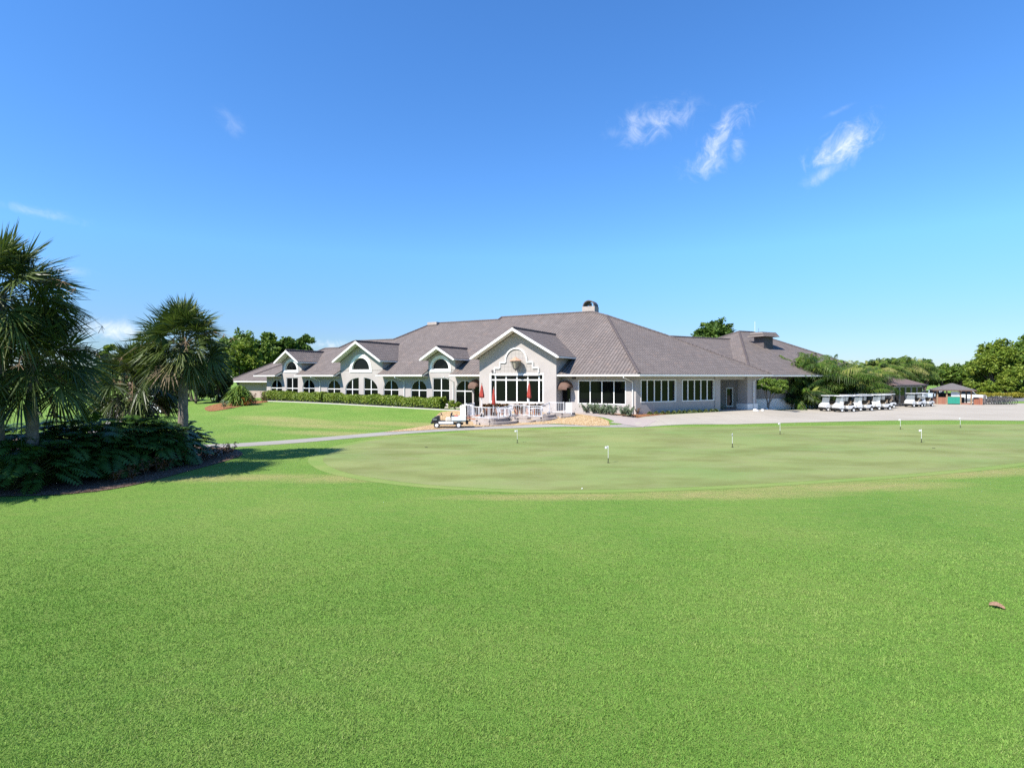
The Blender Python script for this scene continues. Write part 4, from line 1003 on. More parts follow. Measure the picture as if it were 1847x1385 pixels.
tree('dark bushy tree rising behind the round headed palm, left of the roofs', 437, 104, 594, 700, 92, LM['mid'], 9000, .30, gL, 11)
tree('bright yellow green tree nearest the left end of the roof', 436, 92, 617, 705, 80, LM['lime'], 8000, .26, gL, 10)
tree('mid green tree left of the leftmost roof gable', 483, 106, 600, 700, 66, LM['mid'], 7000, .30, gL, 9)
tree('dark green tree directly behind the leftmost gable', 517, 108, 602, 690, 62, LM['oak'], 7000, .30, gL, 9)
tree('dark green tree right of the leftmost gable, against the sky', 549, 110, 603, 690, 50, LM['oak'], 6000, .30, gL, 8)
tree('mid green tree peeping between palm and dark bushy tree', 398, 100, 603, 700, 60, LM['oak'], 6000, .30, gL, 9)
tree('small yellow green tree seen between the two left palms', 192, 120, 614, 700, 46, LM['lime'], 4500, .32, gL, 7)
tree('yellow green tree beside the squat palm crown', 243, 118, 611, 700, 56, LM['lime'], 4500, .32, gL, 7)
for i, (px, Y, top, base, wd, m) in enumerate([(300, 74, 655, 742, 80, 'dark'), (352, 70, 640, 745, 70, 'dark'), (392, 72, 660, 742, 60, 'dark'), (270, 80, 668, 740, 60, 'dark')]):
    tree(['dark shady tree behind the trunk of the round headed palm', 'dark evergreen right of the round headed palm trunk', 'dark evergreen beside the white picket fence', 'dark shrubby tree behind the squat palm'][i], px, Y, top, base, wd, LM[m], 6500, .2, 'dark evergreens behind the palms', 9, low=0)
for i, (px, Y, top, wd) in enumerate([(-40, 170, 655, 90), (40, 175, 662, 80), (100, 172, 660, 70), (150, 168, 664, 60), (210, 150, 660, 70), (280, 150, 655, 80), (340, 150, 650, 70)]):
    tree('distant green tree across the left lawn, %s from the left' % ORD[i], px, Y, top, 712, wd, LM['mid' if i % 2 else 'oak'], 2600, .5, 'distant trees on the left', 7)
gR = 'trees along the car park'
tree('dark leafy treetop showing above the rear wing roof', 1288, 108, 588, 660, 100, LM['oak'], 8000, .30, None, 8)
for i, (px, Y, top, base, wd, m, lb) in enumerate([(1652, 128, 650, 708, 40, 'dark', 'dark tree just right of the feather palms'), (1668, 122, 645, 706, 44, 'oak', 'dark pointed tree left of the starter hut roof'), (1700, 124, 656, 708, 56, 'mid', 'rounded tree above the starter hut roof'),
        (1732, 122, 654, 708, 58, 'mid', 'olive tree above the right end of the starter hut'), (1762, 126, 646, 708, 52, 'oak', 'dark tree left of the tall lime trees'), (1775, 116, 655, 706, 46, 'mid', 'lower mid green tree left of the tall lime trees'),
        (1800, 112, 622, 704, 96, 'lime', 'tall spreading lime green tree behind the bicycles'), (1852, 112, 619, 704, 84, 'mid', 'tall tree cut off by the right edge of the photo'), (1830, 108, 660, 706, 50, 'lime', 'lower lime green tree near the right edge'),
        (1620, 130, 660, 708, 60, 'oak', 'dark tree behind the feather palms'), (1575, 126, 664, 708, 60, 'mid', 'mid green tree behind the areca clump'), (1905, 116, 630, 706, 90, 'mid', 'tree beyond the right edge of the photo'), (1985, 118, 640, 706, 90, 'oak', 'second tree beyond the right edge of the photo'), (2070, 122, 645, 706, 100, 'mid', 'third tree beyond the right edge of the photo'), (2170, 124, 640, 706, 110, 'oak', 'fourth tree beyond the right edge of the photo')]):
    tree(lb, px, Y, top, base, wd, LM[m], 7500 if wd > 80 else 5000, .28, gR, 10)
for i, (px, wd) in enumerate([(1752, 34), (1780, 38), (1812, 40), (1843, 36)]):
    tree('bright green shrub behind the yellow hedge, %s from the left' % ORD[i], px, 108, 688 + 3 * (i % 2), 715, wd, LM['hedge' if i % 2 else 'lime'], 2600, .22, 'shrubs behind the yellow hedge', 6, name='leafy_shrub')
# --- hedges
def hedge(label, pts, w, h, m, n, leaf, group=None, name='hedge', rough=.12):
    """clipped hedge along a ground line: leaves packed near the surface of a rounded box, woody core inside"""
    pts = [Vector((p[0], p[1], 0)) for p in pts]; t = thing(name, label, 'hedge', (pts[0].x, pts[0].y, gz(pts[0])), group)
    seg = [(b - a).length for a, b in zip(pts[:-1], pts[1:])]; tot = sum(seg); cs = np.cumsum([0] + seg)
    u = RNG.random(n) * tot; ne = int(n * .012); u[:ne] = RNG.random(ne) * .25; u[ne:2 * ne] = tot - RNG.random(ne) * .25; k = np.clip(np.searchsorted(cs, u, side='right') - 1, 0, len(seg) - 1); A = np.array([p[:] for p in pts])
    f = ((u - cs[k]) / np.array(seg)[k])[:, None]; c = A[k] * (1 - f) + A[k + 1] * f; d = unit(A[k + 1] - A[k]); nn = np.stack([-d[:, 1], d[:, 0], 0 * d[:, 0]], 1)
    th = RNG.random(n) * np.pi; wob = 1 + rough * (np.sin(u * 2.1) + np.sin(u * 5.3 + 1) * .6 + np.sin(u * .7 + 2)) * .5
    e = .32; x = np.sign(np.cos(th)) * np.abs(np.cos(th)) ** e * w / 2; z = np.abs(np.sin(th)) ** e * h
    depth = 1 - .16 * RNG.random(n) ** 1.5; ends = (u < .25) | (u > tot - .25); depth = np.where(ends, RNG.random(n) ** .5, depth)
    P = c + nn * (x * wob * depth)[:, None]; P[:, 2] = hz(P[:, 0], P[:, 1]) + z * wob * depth + RNG.normal(size=n) * .025
    nr = unit(nn * (x / w)[:, None] * 2 + np.array([0, 0, 1.]) * (z / h)[:, None] + .8 * RNG.standard_normal((n, 3))); a = unit(np.cross(nr, RNG.standard_normal((n, 3)))); b = np.cross(nr, a); s = leaf * (.6 + .8 * RNG.random((n, 1)))
    tone = .5 + .16 * np.sin(u * 3.3) * np.sin(u * .9 + 1) + .2 * RNG.normal(size=n)
    V = np.stack([P - a * s, P + b * s * .55, P + a * s, P - b * s * .55], 1).reshape(-1, 3)
    fast('leaves', V, np.arange(4 * n).reshape(n, 4), m, t, rnd=np.repeat(np.clip(tone, 0, 1), 4))
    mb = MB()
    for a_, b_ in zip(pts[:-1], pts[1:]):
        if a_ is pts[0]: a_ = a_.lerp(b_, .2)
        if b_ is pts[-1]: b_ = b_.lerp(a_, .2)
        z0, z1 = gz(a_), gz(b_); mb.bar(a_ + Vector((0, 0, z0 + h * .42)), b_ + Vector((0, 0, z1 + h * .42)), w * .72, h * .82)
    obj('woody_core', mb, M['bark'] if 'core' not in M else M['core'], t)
    return t
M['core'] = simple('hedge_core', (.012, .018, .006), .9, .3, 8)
hl = [F1.pt(s, 1.9, 0) for s in np.linspace(F1.s_at(586, 1.9), F1.s_at(479, 1.9), 12)]
hedge('long clipped hedge below the left wing windows, left of the reddish gap', hl, 1.3, 1.25, LM['hedge'], 15000, .085, 'clipped hedges below the windows')
hl = [F1.pt(s, 1.9, 0) for s in np.linspace(F1.s_at(800, 1.9), F1.s_at(589, 1.9), 16)]
hedge('long clipped hedge below the middle windows, ending near the patio', hl, 1.3, 1.2, LM['hedge'], 22000, .085, 'clipped hedges below the windows')
yh = [atY(px, 104.5 + .2 * (px - 1765) / 10 * 0) for px in (1764, 1790, 1815, 1843)]
hedge('bright yellow hedge beyond the bicycles', yh, 1.4, 1.0, LM['yellow'], 4500, .13)
def shrub(label, px, py, w, h, m, n, leaf, group=None, name='shrub', Y=None):
    p = ground(px, py) if Y is None else groundY(px, Y); t = thing(name, label, 'shrub', p, group)
    st = MB()
    for k in range(6):
        a = k * 1.05; st.tube([p, p + Vector((math.cos(a) * w * .25, math.sin(a) * w * .25, h * .7))], [.025, .01], 5)
    obj('stems', st, M['bark'], t); crown('leaves', m, t, [((p.x, p.y, p.z + h * .5), (w / 2, w / 2, h * .5)), ((p.x - w * .15, p.y, p.z + h * .35), (w * .4, w * .4, h * .4))], n, leaf, .9, 26)
    return t
shrub('round light green shrub between the hedge end and the patio gate', 821, 739, 1.5, 1.1, LM['hedge'], 2600, .08)
shrub('broad leaved round shrub in front of the pink annex', 432, 730, 3.6, 2.9, LM['oak'], 200, .1)
# big fountain-leaved plant in front of the annex: replace the plain shrub by arching straps
for o in [o for o in bpy.data.objects if o.get('label') == 'broad leaved round shrub in front of the pink annex']:
    for c in children(o): bpy.data.objects.remove(c)
    bpy.data.objects.remove(o)
p = ground(432, 731); t = thing('dracaena', 'round fountain shaped green plant in front of the pink annex wall', 'plant', p); bl = Blades(); st = MB()
for k in range(16):
    a = k * 2.4; q = np.array(p) + np.array([math.cos(a) * 1.0 * math.sqrt(k / 16), math.sin(a) * 1.0 * math.sqrt(k / 16), .55 + 1.35 * (1 - k / 16)]); st.tube([p, q], [.04, .03], 5)
    rosette(bl, q, 44, 1.6, .14, R(85), R(-20), .6, .5)
bl.obj('leaves', LM['mid'], t); obj('stems', st, M['bark'], t)
small('copper_plant', 'orange copper leaved plant in the red mulch before the annex', 'plant', 441, 732, LM['copper'], 120, .35, .10, R(85), R(10), .4, .5, None, 6, spread=.7)
small('dark_cordyline', 'dark bronze plant between the orange plant and the hedge', 'plant', 456, 731, LM['croton'], 120, .45, .09, R(85), R(15), .5, .3, None, 5, spread=.6)
small('dark_cordyline', 'dark red spiky plant at the left end of the hedge', 'plant', 473, 726, LM['croton'], 90, .45, .09, R(85), R(15), .5, .3, None, 4, spread=.5)
small('leafy_plant', 'low green plant at the left end of the far mulch bed', 'plant', 404, 737, LM['grey'], 110, .35, .1, R(85), R(10), .5, .4, None, 5, spread=.5)
small('leafy_plant', 'low green plant under the round fountain shaped plant', 'plant', 420, 733, LM['oak'], 110, .35, .1, R(85), R(10), .5, .6, None, 5, spread=.5)
# white picket fence left of the annex
def railing(mb, a, b, z0, z1, step=.13, w=.028, post=True):
    a, b = Vector(a), Vector(b); L = (b - a).length; n = max(2, int(L / step)); up = Vector((0, 0, 1))
    mb.bar(a + up * (z1 - .02), b + up * (z1 - .02), .06, .05); mb.bar(a + up * (z0 + .1), b + up * (z0 + .1), .05, .04)
    for i in range(1, n):
        p = a.lerp(b, i / n); mb.bar(p + up * (z0 + .11), p + up * (z1 - .03), w)
fe = thing('picket_fence', 'white picket fence beside the pink annex', 'fence', groundY(384, 78))
fa, fb = groundY(384, 78), groundY(425, 80); zf = .75
mb = MB(); railing(mb, (fa.x, fa.y, zf), (fb.x, fb.y, zf), 0, 1.5, .2, .09); obj('pickets', mb, M['rail'], fe)
for f in (0, .33, .66, 1):
    q = fa.lerp(fb, f); obj('post', MB().box((q.x, q.y, zf + .75), (.13, .13, 1.65)), M['rail'], fe)
# shrubs and bromeliads along the right hand walls
for i, (px, py) in enumerate([(1036, 743), (1047, 744), (1059, 745), (1070, 746), (1082, 747), (1094, 748), (1105, 749), (1124, 751), (1134, 752)]):
    small('silver_shrub', 'grey green leafy shrub under the four pane window, %s from the left' % ORD[i], 'shrub', px, py, LM['grey'], 260, .32, .095, R(85), R(0), .35, .5 if i else .25, 'grey green shrubs under the window', 9, spread=.6)
small('red_plant', 'bare reddish plant at the wall corner by the downpipe', 'plant', 1150, 748, LM['croton'], 60, .22, .05, R(85), R(10), .3, .6, None, 5, spread=.35)
for i, px in enumerate([1172, 1184, 1195, 1205, 1215, 1225, 1234, 1243, 1252, 1262, 1273, 1283, 1291]):
    p = F2.pt(F2.s_at(px, .75), .75, 0); p.z = gz(p) + .03; t = thing('bromeliad', 'round bromeliad along the side wall, %s from the left' % ORD[i], 'plant', p, 'bromeliads along the side wall'); bl = Blades()
    rosette(bl, np.array(p) + np.array([0, 0, .1]), 80, .50, .075, R(88), R(0), .5, .6 if i % 3 else .35); bl.obj('leaves', LM['brom'], t)
p = ground(1298, 740); t = thing('agave', 'pale spiky agave at the porch corner', 'plant', p); bl = Blades(); rosette(bl, np.array(p) + np.array([0, 0, .1]), 40, .85, .12, R(88), R(15), .1, .5); bl.obj('leaves', LM['agave'], t)
# small tree and white rocks beside the porch
def yardtree():
    p = groundY(1386, 62.5); t = thing('small_tree', 'small leaning tree with forked pale trunk beside the porch column', 'tree', p); tb = MB()
    tip = {}
    for k, (dx, dz, r) in enumerate([(-.55, 2.1, .06), (.35, 2.2, .07), (.8, 1.9, .05), (-.1, 2.4, .05)]):
        tb.tube([p + Vector((.05 * k - .1, 0, 0)), p + Vector((dx * .25, .1 * k - .1, .9)), p + Vector((dx, .2 * k - .3, dz)), p + Vector((dx * 1.7, .2 * k - .3, dz + .9))], [r * 1.5, r * 1.2, r, r * .5], 7)
    obj('trunk', tb, simple('pale_trunk', (.24, .20, .165), .9, .3, 6, .4, 20), t)
    bl = [((p.x + x, p.y + y, p.z + z), (rx, rx, rz)) for x, y, z, rx, rz in [(-1.0, 0, 2.5, .8, .6), (.2, .3, 3.0, 1.0, .7), (1.1, 0, 2.5, .95, .7), (0, -.5, 2.4, .9, .6), (-.4, .6, 3.1, .8, .6), (1.6, .4, 3.0, .8, .6), (.6, -.4, 2.0, .8, .45)]]
    crown('crown', LM['mid'], t, bl, 8000, .10, .8, 130)
yardtree()
rr = random.Random(3); proto = None
for i in range(11):
    px, py = 1362 + 3.2 * i + rr.uniform(-1, 1), 740.5 - .12 * i + rr.uniform(-1.6, 1.8)
    mb = MB(); bm = bmesh.new(); bmesh.ops.create_icosphere(bm, subdivisions=2, radius=1)
    for v in bm.verts: v.co *= 1 + rr.uniform(-.18, .18)
    mb.add([v.co[:] for v in bm.verts], [tuple(v.index for v in f.verts) for f in bm.faces]); bm.free()
    o = obj('rock', mb, M['rock']); o.location = ground(px, py) + Vector((0, 0, .06)); o.scale = (rr.uniform(.16, .28), rr.uniform(.14, .22), rr.uniform(.12, .2)); o.rotation_euler = (0, 0, rr.uniform(0, 6))
    tag(o, 'white rock in the heap below the small leaning tree', 'rock', 'white rocks below the small tree')
for i, (px, py, L) in enumerate([(1457, 735.5, 1.4), (1400, 733.0, 1.3)]):
    q = ground(px, py); o = obj('kerb_stone', MB().box((0, 0, .08), (L, .25, .2), .1), M['rock']); o.location = q
    tag(o, ['white kerb stone before the areca palms, left of the golf carts', 'white kerb stone at the foot of the rear wing wall'][i], 'kerb stone')
small('bird_plant', 'low blue green plant left of the areca clump', 'plant', 1416, 732, LM['agave'], 50, .8, .2, R(85), R(20), .5, .4, None)
# --- clumping feather palms
def areca(label, px, Y, top, wpx, n, m='areca', name='areca_palm', stems=7, lean=.5, L=None, tone=.4, group='feather palms behind the carts'):
    p = groundY(px, Y); H = (zat(top, Y) - p.z) * 1.22; w = wpx / FP * Y / 2; t = thing(name, label, 'palm tree', p, group); bl = Blades(); st = MB(); b = np.array(p)
    for i in range(stems):
        a = i * 2.4 + RNG.normal() * .3; rr_ = w * .80 * math.sqrt((i + .3) / stems); h = H * (.08 + .52 * math.sqrt(RNG.random())) * (1 - .30 * rr_ / w) if L is None else H * .62
        e = b + np.array([math.cos(a) * rr_, math.sin(a) * rr_ * .7, h]); st.tube([b + np.array([math.cos(a), math.sin(a), 0]) * .35 * rr_, (b + e) / 2 + np.array([0, 0, .1]), e], [.09, .07, .05], 6)
        k_ = max(6, n // stems)
        for k in range(k_):
            az = k * 2.4 + a; f = (k + .5) / k_; el = R(88) - f ** 1.1 * R(62 if L is None else 95); LL = (L or H * .52) * (.75 + .4 * RNG.random())
            feather(bl, e, az, el + RNG.normal() * .1, LL, 22, LL * .27, .075, .38 + .32 * RNG.random(), tone + .26 * RNG.normal(), .95, .10, st, .034)
    obj('stems', st, simple('palm_cane', (.20, .19, .08), .6, .3, 5) if 'cane' not in M else M['cane'], t)
    bl.obj('fronds', LM[m], t)
M['cane'] = simple('palm_cane', (.17, .19, .05), .6, .3, 5)
areca('tall dense areca palm clump against the rear wing wall', 1462, 72, 636, 122, 300, stems=30, tone=.28)
areca('yellowing areca palm clump behind the left golf carts', 1522, 74, 648, 98, 240, stems=24, tone=.42)
areca('low areca clump between rear wing wall and first golf cart', 1440, 70, 668, 72, 150, stems=16, tone=.26)
areca('spiky areca clump behind the middle golf carts', 1550, 77, 640, 72, 160, stems=16, tone=.45)
for i, (px, Y, top, wd, lb) in enumerate([(1600, 84, 646, 50, 'feather palm rising behind the brown roofed shed'), (1628, 88, 640, 52, 'tall feather palm right of the brown roofed shed'), (1650, 90, 648, 46, 'feather palm with long drooping fronds by the parked cars'), (1582, 82, 648, 50, 'feather palm at the left end of the brown roofed shed')]):
    areca(lb, px, Y, top, wd, 105, stems=4, L=3.0, name='feather_palm', tone=.42)
for i, (px, Y, w, h) in enumerate([(1428, 69.5, 2.6, 2.4), (1450, 69.6, 2.8, 3.0), (1474, 70.6, 3.0, 3.4), (1500, 71.6, 3.0, 3.4), (1528, 72.6, 3.0, 3.2), (1556, 75.0, 3.0, 3.0)]):
    shrub('dark green undergrowth at the foot of the areca palms, %s from the left' % ORD[i], px, 0, w, h, LM['oak' if i % 2 else 'dark'], 3200, .14, 'undergrowth below the areca palms', Y=Y)
small('copper_plant', 'orange yellow plant behind the rearmost golf carts', 'plant', 1620, 729, LM['copper'], 150, .5, .12, R(85), R(10), .4, .8, None, 6, spread=1.0)
# brown roofed shed behind the palms
def shed():
    c = atY(1590, 80); t = thing('shed', 'brown roofed shed with dark glazed front behind the feather palms', 'shed', c); m = Matrix.Rotation(math.atan2(F2.a.y, F2.a.x), 3, 'Z'); T = lambda x, y, z: c + m @ Vector((x, y, z))
    w, d = 4.2, 4.0; e = 2.9
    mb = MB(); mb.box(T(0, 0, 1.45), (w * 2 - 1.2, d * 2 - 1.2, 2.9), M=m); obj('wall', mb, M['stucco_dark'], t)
    for k in range(5):
        x = -w + 1.1 + k * 1.55; wv = obj('window', MB().box(T(x, -d + .58, 1.5), (1.3, .06, 2.2), M=m), M['glass'], t); f = MB()
        for sx in (-.67, .67): f.box(T(x + sx, -d + .55, 1.5), (.07, .1, 2.3), M=m)
        for sz in (.36, 2.64): f.box(T(x, -d + .553, sz), (1.40, .09, .07), M=m)
        obj('window_frame', f, M['metal'], wv)
    mb = MB(); mb.add([T(-w, -d, e), T(w, -d, e), T(w, d, e), T(-w, d, e), T(-w * .4, 0, e + 1.5), T(w * .4, 0, e + 1.5)], [(3, 2, 1, 0), (0, 1, 5, 4), (1, 2, 5), (2, 3, 4, 5), (3, 0, 4)])
    obj('roof', mb, simple('brown_shingle', (.125, .085, .075), .85, .25, 6, .4, 30), t); obj('gutter', MB().box(T(0, -d - .03, e - .02), (2 * w, .1, .14), M=m), M['trimgrey'], t)
shed()
# --- starter hut of brick, green board and hip roof
def hut():
    Y = 81.0; c = atY(1717, Y + 1.2); ang = -R(30); m = Matrix.Rotation(ang, 3, 'Z'); T = lambda x, y, z: c + m @ Vector((x, y, z)); w, d, e = 1.95, 1.7, 2.12
    t = thing('starter_hut', 'small open brick hut with green board and grey hip roof', 'hut', c)
    ov = .55; mb = MB(); mb.add([T(-w - ov, -d - ov, e), T(w + ov, -d - ov, e), T(w + ov, d + ov, e), T(-w - ov, d + ov, e), T(-.15, 0, e + .95), T(.15, 0, e + .95)], [(3, 2, 1, 0), (0, 1, 5, 4), (1, 2, 5), (2, 3, 4, 5), (3, 0, 4)])
    obj('roof', mb, simple('grey_shingle', (.11, .098, .094), .85, .3, 7, .5, 25), t)
    obj('fascia', MB().box(T(0, -d - ov + .05, e - .07), (2 * w + 2 * ov, .06, .14), M=m).box(T(-w - ov + .05, 0, e - .07), (.06, 2 * d + 2 * ov, .14), M=m).box(T(w + ov - .05, 0, e - .07), (.06, 2 * d + 2 * ov, .14), M=m), M['brown_awning'], t)
    for x, y in ((-w, -d), (-.85, -d), (.75, -d), (w, -d), (-w, d), (w, d)): obj('post', MB().box(T(x, y, e / 2), (.17, .17, e), M=m), M['wood'], t)
    obj('brick_wall', MB().box(T(-1.4, -d, .52), (.92, .2, 1.04), M=m), M['brick'], t); obj('brick_wall', MB().box(T(-w, 0, .52), (.2, 2 * d - .2, 1.04), M=m), M['brick'], t)
    obj('brick_wall', MB().box(T(1.3, -d, .12), (1.0, .2, .24), M=m), M['brick'], t); obj('green_board', MB().box(T(-.05, -d - .03, .62), (1.42, .08, 1.0), M=m), M['green_panel'], t)
    obj('counter', MB().box(T(-.05, -d + .2, 1.16), (1.6, .5, .06), M=m), M['wood'], t)
    sg = obj('sign', MB().box(T(.05, -d + .05, 1.62), (.80, .05, .55), M=m), M['rail'], t); mk = MB()
    for k, (x, z, L) in enumerate([(.0, 1.70, .50), (.03, 1.62, .60), (.0, 1.54, .42)]): mk.box(T(x + .05, -d + .02, z), (L, .012, .03), M=m)
    obj('sign_lines', mk, M['metal'], sg)
    obj('sign', MB().box(T(.62, -d + .05, 1.60), (.28, .05, .5), M=m), M['rail'], t)
    obj('back_wall', MB().box(T(-.8, d, .8), (1.9, .12, 1.6), M=m), M['black'], t); obj('cabinet', MB().box(T(.9, .6, .5), (1.2, .8, 1.0), M=m), M['black'], t)
hut()
q = atY(1764, 80); bp = obj('brick_pier', MB().box((0, 0, .52), (1.0, .7, 1.04)), M['brick']); bp.location = q; bp.rotation_euler = (0, 0, -R(36)); tag(bp, 'low square brick pier between the hut and the bicycles', 'pier')
o = obj('pier_cap', MB().box((0, 0, 1.06), (1.1, .8, .06)), M['concrete_curb'], None); o.parent = bp
q = atY(1776, 80.5); o = obj('bollard', MB().lathe([(.16, 0), (.16, 1.25), (.11, 1.4), (.02, 1.48)], 12), M['trimgrey']); o.location = q; tag(o, 'dark slim bollard right of the brick pier', 'bollard')
# ---------------------------------------------------------------- vehicles and small things
def wheel(parent, x, y, r, w, rim='rimwhite', z=None):
    z = r if z is None else z; Mx = Matrix.Rotation(R(90), 3, 'X')
    tprof = [(r * .62, -w / 2), (r * .93, -w / 2), (r, -w * .3), (r, w * .3), (r * .93, w / 2), (r * .62, w / 2)]
    wl = obj('wheel', MB().lathe(tprof, 18, (x, y, z), Mx, False), M['tyre'], parent)
    obj('rim', MB().lathe([(.03, -w * .46), (r * .60, -w * .42), (r * .62, -w * .5), (r * .62, w * .5), (r * .60, w * .42), (.03, w * .46)], 14, (x, y, z), Mx), M[rim], wl)
    return wl
def bevelled(mb, amt, seg=2):
    me = bpy.data.meshes.new('t'); me.from_pydata(mb.v, [], mb.f); bm = bmesh.new(); bm.from_mesh(me); bmesh.ops.recalc_face_normals(bm, faces=bm.faces)
    ed = [e for e in bm.edges if len(e.link_faces) == 2 and e.calc_face_angle(0) > R(25)]
    bmesh.ops.bevel(bm, geom=ed, offset=amt, segments=seg, affect='EDGES', profile=.5); bm.verts.index_update()
    r = MB(); r.v = [v.co[:] for v in bm.verts]; r.f = [tuple(v.index for v in f.verts) for f in bm.faces]; bm.free(); return r
def golf_cart():
    t = thing('golf_cart', '', 'golf cart')
    obj('chassis', MB().box((0, 0, .27), (2.15, .92, .14)), M['black'], t)
    cowl = bevelled(MB().prism([(1.14, .42), (1.19, .56), (1.08, .76), (.72, .98), (.60, .98), (.52, .62), (.50, .36), (1.0, .36)], [1.0, 1.0, 1.02, 1.06, 1.08, 1.12, 1.12, 1.0]), .035)
    body = obj('front_body', cowl, M['cartwhite'], t, smooth=False)
    obj('bumper', bevelled(MB().box((1.16, 0, .35), (.16, 1.0, .18)), .04), M['black'], t)
    for y in (-.36, .36): obj('headlight', MB().lathe([(.02, .0), (.075, 0), (.085, -.05)], 12, (1.175, y, .63), Matrix.Rotation(R(90), 3, 'Y')), M['chrome'], body)
    obj('floor', MB().box((.28, 0, .36), (.62, 1.1, .04)), M['black'], t)
    rear = bevelled(MB().prism([(-.02, .34), (.06, .62), (.0, .70), (-.5, .72), (-1.06, .74), (-1.2, .66), (-1.2, .46), (-1.02, .44), (-.92, .56), (-.72, .56), (-.60, .40), (-.45, .34)], 1.16), .03)
    obj('rear_body', rear, M['cartwhite'], t)
    obj('seat', bevelled(MB().box((-.24, 0, .77), (.5, 1.0, .13)), .04), M['seat'], t)
    sb = bevelled(MB().box((-.55, 0, 1.02), (.11, 1.0, .40), M=Matrix.Rotation(-R(12), 3, 'Y')), .04); obj('seat_back', sb, M['seat'], t)
    obj('armrest', MB().tube([(-.52, .53, .9), (-.15, .55, .93), (-.1, .55, .75)], .02, 6).tube([(-.52, -.53, .9), (-.15, -.55, .93), (-.1, -.55, .75)], .02, 6), M['seatlight'], t)
    for x0, x1, z0 in ((.64, .46, .95), (-.86, -.74, .74)):
        for y in (-.53, .53): obj('roof_post', MB().tube([(x0, y, z0), ((x0 + x1) / 2, y, 1.35), (x1, y * .98, 1.77)], .02, 6), M['black'], t)
    obj('bag_rack', MB().box((-1.0, 0, .86), (.10, .8, .26)).box((-1.08, 0, .62), (.2, .7, .1)), M['black'], t)
    rf = MB(); n = 8
    can = bevelled(MB().box((-.15, 0, 1.80), (1.75, 1.22, .07)), .03, 3); obj('canopy', can, M['cartwhite'], t)
    obj('windshield', MB().hexa([(.655, -.52, .97), (.655, .52, .97), (.475, .51, 1.74), (.475, -.51, 1.74)], (.012, 0, 0)), M['shield'], t)
    obj('steering_wheel', MB().tube([(.42 + .05 * math.cos(a), -.28 + .17 * math.sin(a), 1.02 + .14 * math.cos(a)) for a in np.linspace(0, 2 * math.pi, 17)], .014, 5).tube([(.62, -.28, .82), (.44, -.28, 1.02)], .02, 5), M['black'], t)
    for x in (-.82, .80):
        for y in (-.46, .46): wheel(t, x, y, .225, .2)
    return t
GC = golf_cart(); used = False; hd = math.atan2(-F2.a.y, -F2.a.x); e2 = F2.a; n2 = F2.n
def put_cart(px, Y, label, rz=0):
    global used
    loc = groundY(px, Y); loc.z += .02
    if not used: GC.location = loc; GC.rotation_euler = (0, 0, hd + rz - .26); GC['label'] = label; GC['group'] = 'white golf carts in the yard'; used = True
    else: dup(GC, loc, hd + rz - .26, label, 'white golf carts in the yard')
def along(px, row):                                  # rows parallel to the side facade
    base = groundY(1522, 63.6); f = Frame((base.x - n2.x * row, base.y - n2.y * row), e2, n2); s = f.s_at(px); q = f.pt(s, 0, 0); return q.y
for px, row, lb in [(1522, 0, 'nearest golf cart of the big group, leftmost in the front row'), (1555, 0, 'middle golf cart in the front row of the big group'), (1588, 0, 'rightmost golf cart in the front row of the big group'),
                    (1497, 1.75, 'white golf cart at the far left end of the big group'), (1530, 1.75, 'golf cart in the second row behind the nearest cart'), (1563, 1.75, 'golf cart in the second row behind the middle cart'), (1596, 1.75, 'rearmost golf cart at the right end of the big group'),
                    (1546, 3.5, 'back row golf cart behind the middle cart, close to the palms'), (1573, 3.5, 'back row golf cart to the right, close to the palms')]: put_cart(px, along(px, row), lb)
put_cart(1648, 74.0, 'left golf cart of the pair in front of the parked cars', .12); put_cart(1667, 75.0, 'right golf cart of the pair next to the brick hut', .12)
put_cart(285, 58, 'golf cart half hidden in shade behind the palms on the left', -.5)
